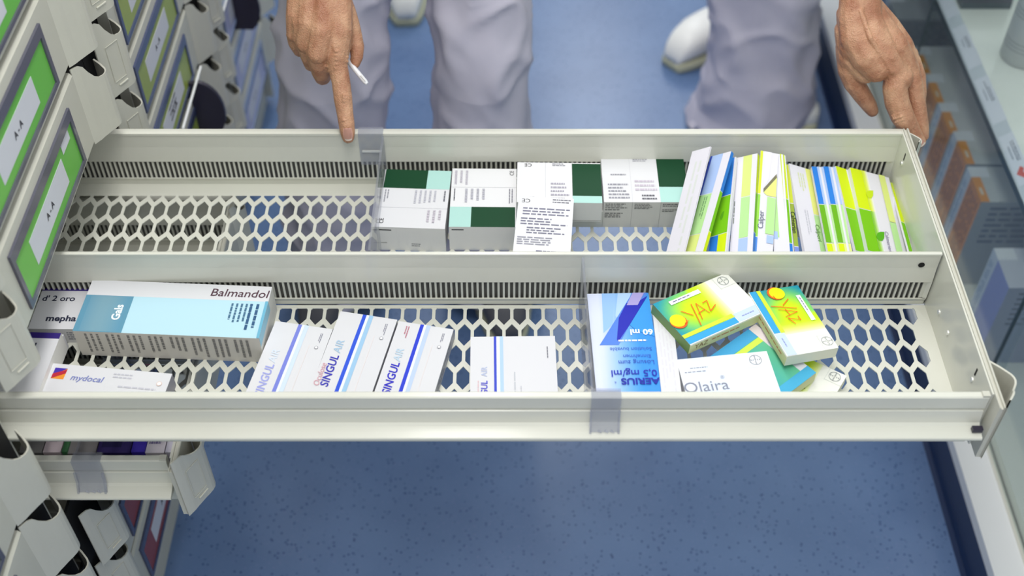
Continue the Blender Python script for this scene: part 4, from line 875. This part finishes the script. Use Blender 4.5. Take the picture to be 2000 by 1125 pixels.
# ------------------------------------------------------------------ glass display cabinet on the right
XR = 0.813
bm = bmesh.new(); prism(bm, [(XR-.010,0),(XR-.002,.006),(XR,.020),(XR,.088),(XR+.02,.088),(XR+.02,0)], -1.2, 6.5, 'y')
tag(obj('baseboard_right', bm, 'skirting_blue'), kind='structure')
dc = thing('display_cabinet', 'white shelf cabinet with sliding glass doors along the right side', 'cabinet', (1.1, 2.2, 0)); o = dc.location
def dpart(nm, shape, m_, parent=dc):
    bm = bmesh.new()
    if isinstance(shape, tuple): box(bm, *shape)
    else: shape(bm)
    bmesh.ops.translate(bm, verts=bm.verts, vec=-o); return obj(nm, bm, m_, parent)
ya, yb = .2, 4.6
dpart('plinth', (XR-.001, XR+.054, ya, yb, .088, .113), 'white_enamel')
dpart('door_rail', (XR+.054, XR+.062, ya, yb, .088, .116), 'painted_steel'); dpart('door_rail', (XR+.066, XR+.074, ya, yb, .088, .118), 'painted_steel'); dpart('rail_groove', (XR+.062, XR+.066, ya, yb, .088, .112), 'black_gap')
dpart('base_shelf', (XR+.074, 1.45, ya, yb, .088, .122), 'teal_enamel')
dpart('back_panel', (1.45, 1.47, ya, yb, .02, 2.0), 'teal_enamel')
dpart('end_panel', (XR+.074, 1.45, yb, yb+.02, .02, 2.0), 'teal_enamel')
gx = XR+.064
yE1, yE2 = X(1806, 50, gx).y, X(1984, 636, gx).y
for k, (a_, b_, x_) in enumerate(((ya, yE2, gx-.004), (yE2-.02, yE1, gx+.004), (yE1-.02, yb, gx-.004))):
    g = dpart('glass_door', (x_-.0015, x_+.0015, a_, b_, .117, 1.95), 'glass')
    if k < 2: dpart('door_edge', (x_-.002, x_+.002, b_, b_+.006, .117, 1.95), 'glass_edge', g)
sh = dpart('shelf', (.905, 1.45, .3, yb, .495, .513), 'teal_enamel')
dpart('label_strip', lambda bm: prism(bm, [(.883,.487),(.886,.487),(.908,.5135),(.905,.5155)] , .3, yb, 'y') if False else [box(bm, .880, .905, .3, yb, .488, .500)], 'glass_edge', sh)
M['strip_plastic'] = mat('strip_plastic', (206,212,222), .2, coat=.4)
def strip(bm):
    P_ = [(.882,.500),(.905,.516),(.905,.513),(.884,.498)]
    A_ = [bm.verts.new((x_, .3, z_)) for x_, z_ in P_]; B_ = [bm.verts.new((x_, yb, z_)) for x_, z_ in P_]
    for i in range(4): bm.faces.new((A_[i],A_[(i+1)%4],B_[(i+1)%4],B_[i]))
    bm.faces.new(A_); bm.faces.new(B_[::-1])
dpart('price_strip', strip, 'strip_plastic', sh)
for k in range(14):                      # paper price tags under the strip
    y0_ = 1.02+k*.165; rnd = random.Random(k)
    pr = Print(); n_ = Vector((-.57,0,.82)); O_ = Vector((.9055,y0_,.5170)); 
    e1_ = Vector((0,.13,0)); e2_ = Vector((-.021,0,-.0146))
    pr.face([pr.bm.verts.new(O_+v_) for v_ in (Vector((0,0,0)), e2_, e1_+e2_, e1_)], lin(222,224,236))
    its = [('bars',.45,.2,.9,.5,2,(60,64,90)),('bars',.5,.62,.8,.76,1,(90,94,120))]
    if k == 3: its.append(('poly',[(.1,.45),(.16,.25),(.22,.4),(.28,.25),(.34,.45),(.22,.85)],(214,84,60)))
    pr.paint(O_, e1_, e2_, n_, its); bmesh.ops.translate(pr.bm, verts=pr.bm.verts, vec=-o)
    obj('price_tag', pr.bm, 'printed_card', sh, recalc=False)
# orange and white cartons on the base shelf behind the glass
def shelf_box(y0_, y1_, x0_, x1_, z1_, label, style, group):
    pr = Print(); y_ = y1_-y0_; h = z1_-.1225; d_ = x1_-x0_
    O_ = Vector((0,0,0)); c = [Vector(q) for q in ((0,0,0),(d_,0,0),(d_,y_,0),(0,y_,0),(0,0,h),(d_,0,h),(d_,y_,h),(0,y_,h))]
    cols = {'orange': ((236,150,66),(212,214,214),(176,180,184)), 'lilac': ((150,156,214),(206,208,222),(150,156,176)), 'blue': ((112,144,200),(200,208,220),(130,146,180)), 'grey': ((160,164,170),(186,190,194),(140,146,152))}[style]
    for q, cc in (((0,4,7,3),cols[0]),((4,5,6,7),cols[1]),((0,1,5,4),cols[2]),((1,2,6,5),cols[2]),((2,3,7,6),cols[2]),((3,2,1,0),cols[2])):
        pr.face([pr.bm.verts.new(c[i]) for i in q], lin(cc))
    side = [('rect',0,0,.30,1,(214,220,232)),('bars',.06,.1,.22,.9,2,(130,150,190),True)]
    if style == 'orange': side += [('bars',.36,.06,.94,.9,5,(150,92,50),True),('rect',.30,0,1,.02,(226,140,30))]
    pr.paint(Vector((0,y_,h)), Vector((0,-y_,0)), Vector((0,0,-h)), Vector((-1,0,0)), side)
    tp = [('rect',0,0,.16,.3,(236,238,244)),('bars',.4,.2,.8,.7,3,(110,114,124))]
    if style == 'orange': tp += [('rect',0,.3,.075,1,(240,156,20)),('rect',.025,.6,.05,.8,(240,220,190))]
    pr.paint(Vector((0,y_,h)), Vector((d_,0,0)), Vector((0,-y_,0)), Vector((0,0,1)), tp)
    pr.paint(Vector((0,0,h)), Vector((d_,0,0)), Vector((0,0,-h)), Vector((0,-1,0)), [('bars',.1,.05,.9,.5,7,(100,104,116))])
    ob = obj('carton', pr.bm, 'printed_card', recalc=False); ob.location = (x0_, y0_, .1225); tag(ob, label, 'carton', group); return ob
gcar = 'cartons behind the glass at right'
for y0_, z_, st, lb in ((1.635,.352,'orange','orange carton with white corner behind glass, nearest of the orange row'),(1.742,.352,'orange','orange carton with white corner behind glass, second nearest of the orange row'),
        (1.85,.338,'orange','brownish orange carton behind glass, third of the orange row'),(1.958,.330,'orange','brownish orange carton behind glass, fourth of the orange row'),(2.066,.322,'orange','small-looking orange carton behind glass, fifth of the orange row, beside the fingers'),
        (1.43,.335,'lilac','lilac blue carton behind glass beside the drawer end'),(2.30,.30,'grey','grey carton behind glass just above the knuckles of the right hand'),(2.44,.36,'blue','pale blue carton behind glass near the top edge'),(2.60,.38,'blue','blue carton behind glass, cut by the top edge')):
    shelf_box(y0_, y0_+.100, .895, 1.12, z_, lb, st, gcar)
# bottles and a dark box on the upper shelf
def bottle(x, y, r, h, label):
    bm = bmesh.new(); zb = 0
    lathe(bm, [(r*.9,0),(r,.004),(r,h*.82),(r*.93,h*.87),(r*.5,h*.9)], n=40); b_ = obj('bottle', bm, 'bottle_white', smooth=True); b_.location = (x, y, .5135); tag(b_, label, 'bottle', 'bottles on the upper shelf')
    bm = bmesh.new(); lathe(bm, [(r*.55,h*.9),(r*.55,h),(r*.5,h*1.01)], n=30); obj('cap', bm, 'white_enamel', b_)
    for q in (.16,.2,.24,.5,.54,.58):
        bm = bmesh.new(); lathe(bm, [(r*1.004,h*q),(r*1.004,h*(q+.012))], n=40); obj('printed_ring', bm, 'bottle_ring', b_)
bottle(.990, 1.87, .043, .20, 'white cylindrical bottle with printed rings on the upper right shelf')
bm = bmesh.new(); box(bm, -.05, .05, -.03, .03, 0, .05); ob = obj('carton', bm, 'dark_plastic'); ob.location = (.962, 2.06, .5135); tag(ob, 'dark carton on the upper right shelf behind the bottle', 'carton')
bm = bmesh.new(); box(bm, -.0505, .0505, -.0305, .0305, .0, .014); obj('base_band', bm, 'glass_edge', ob)

#END
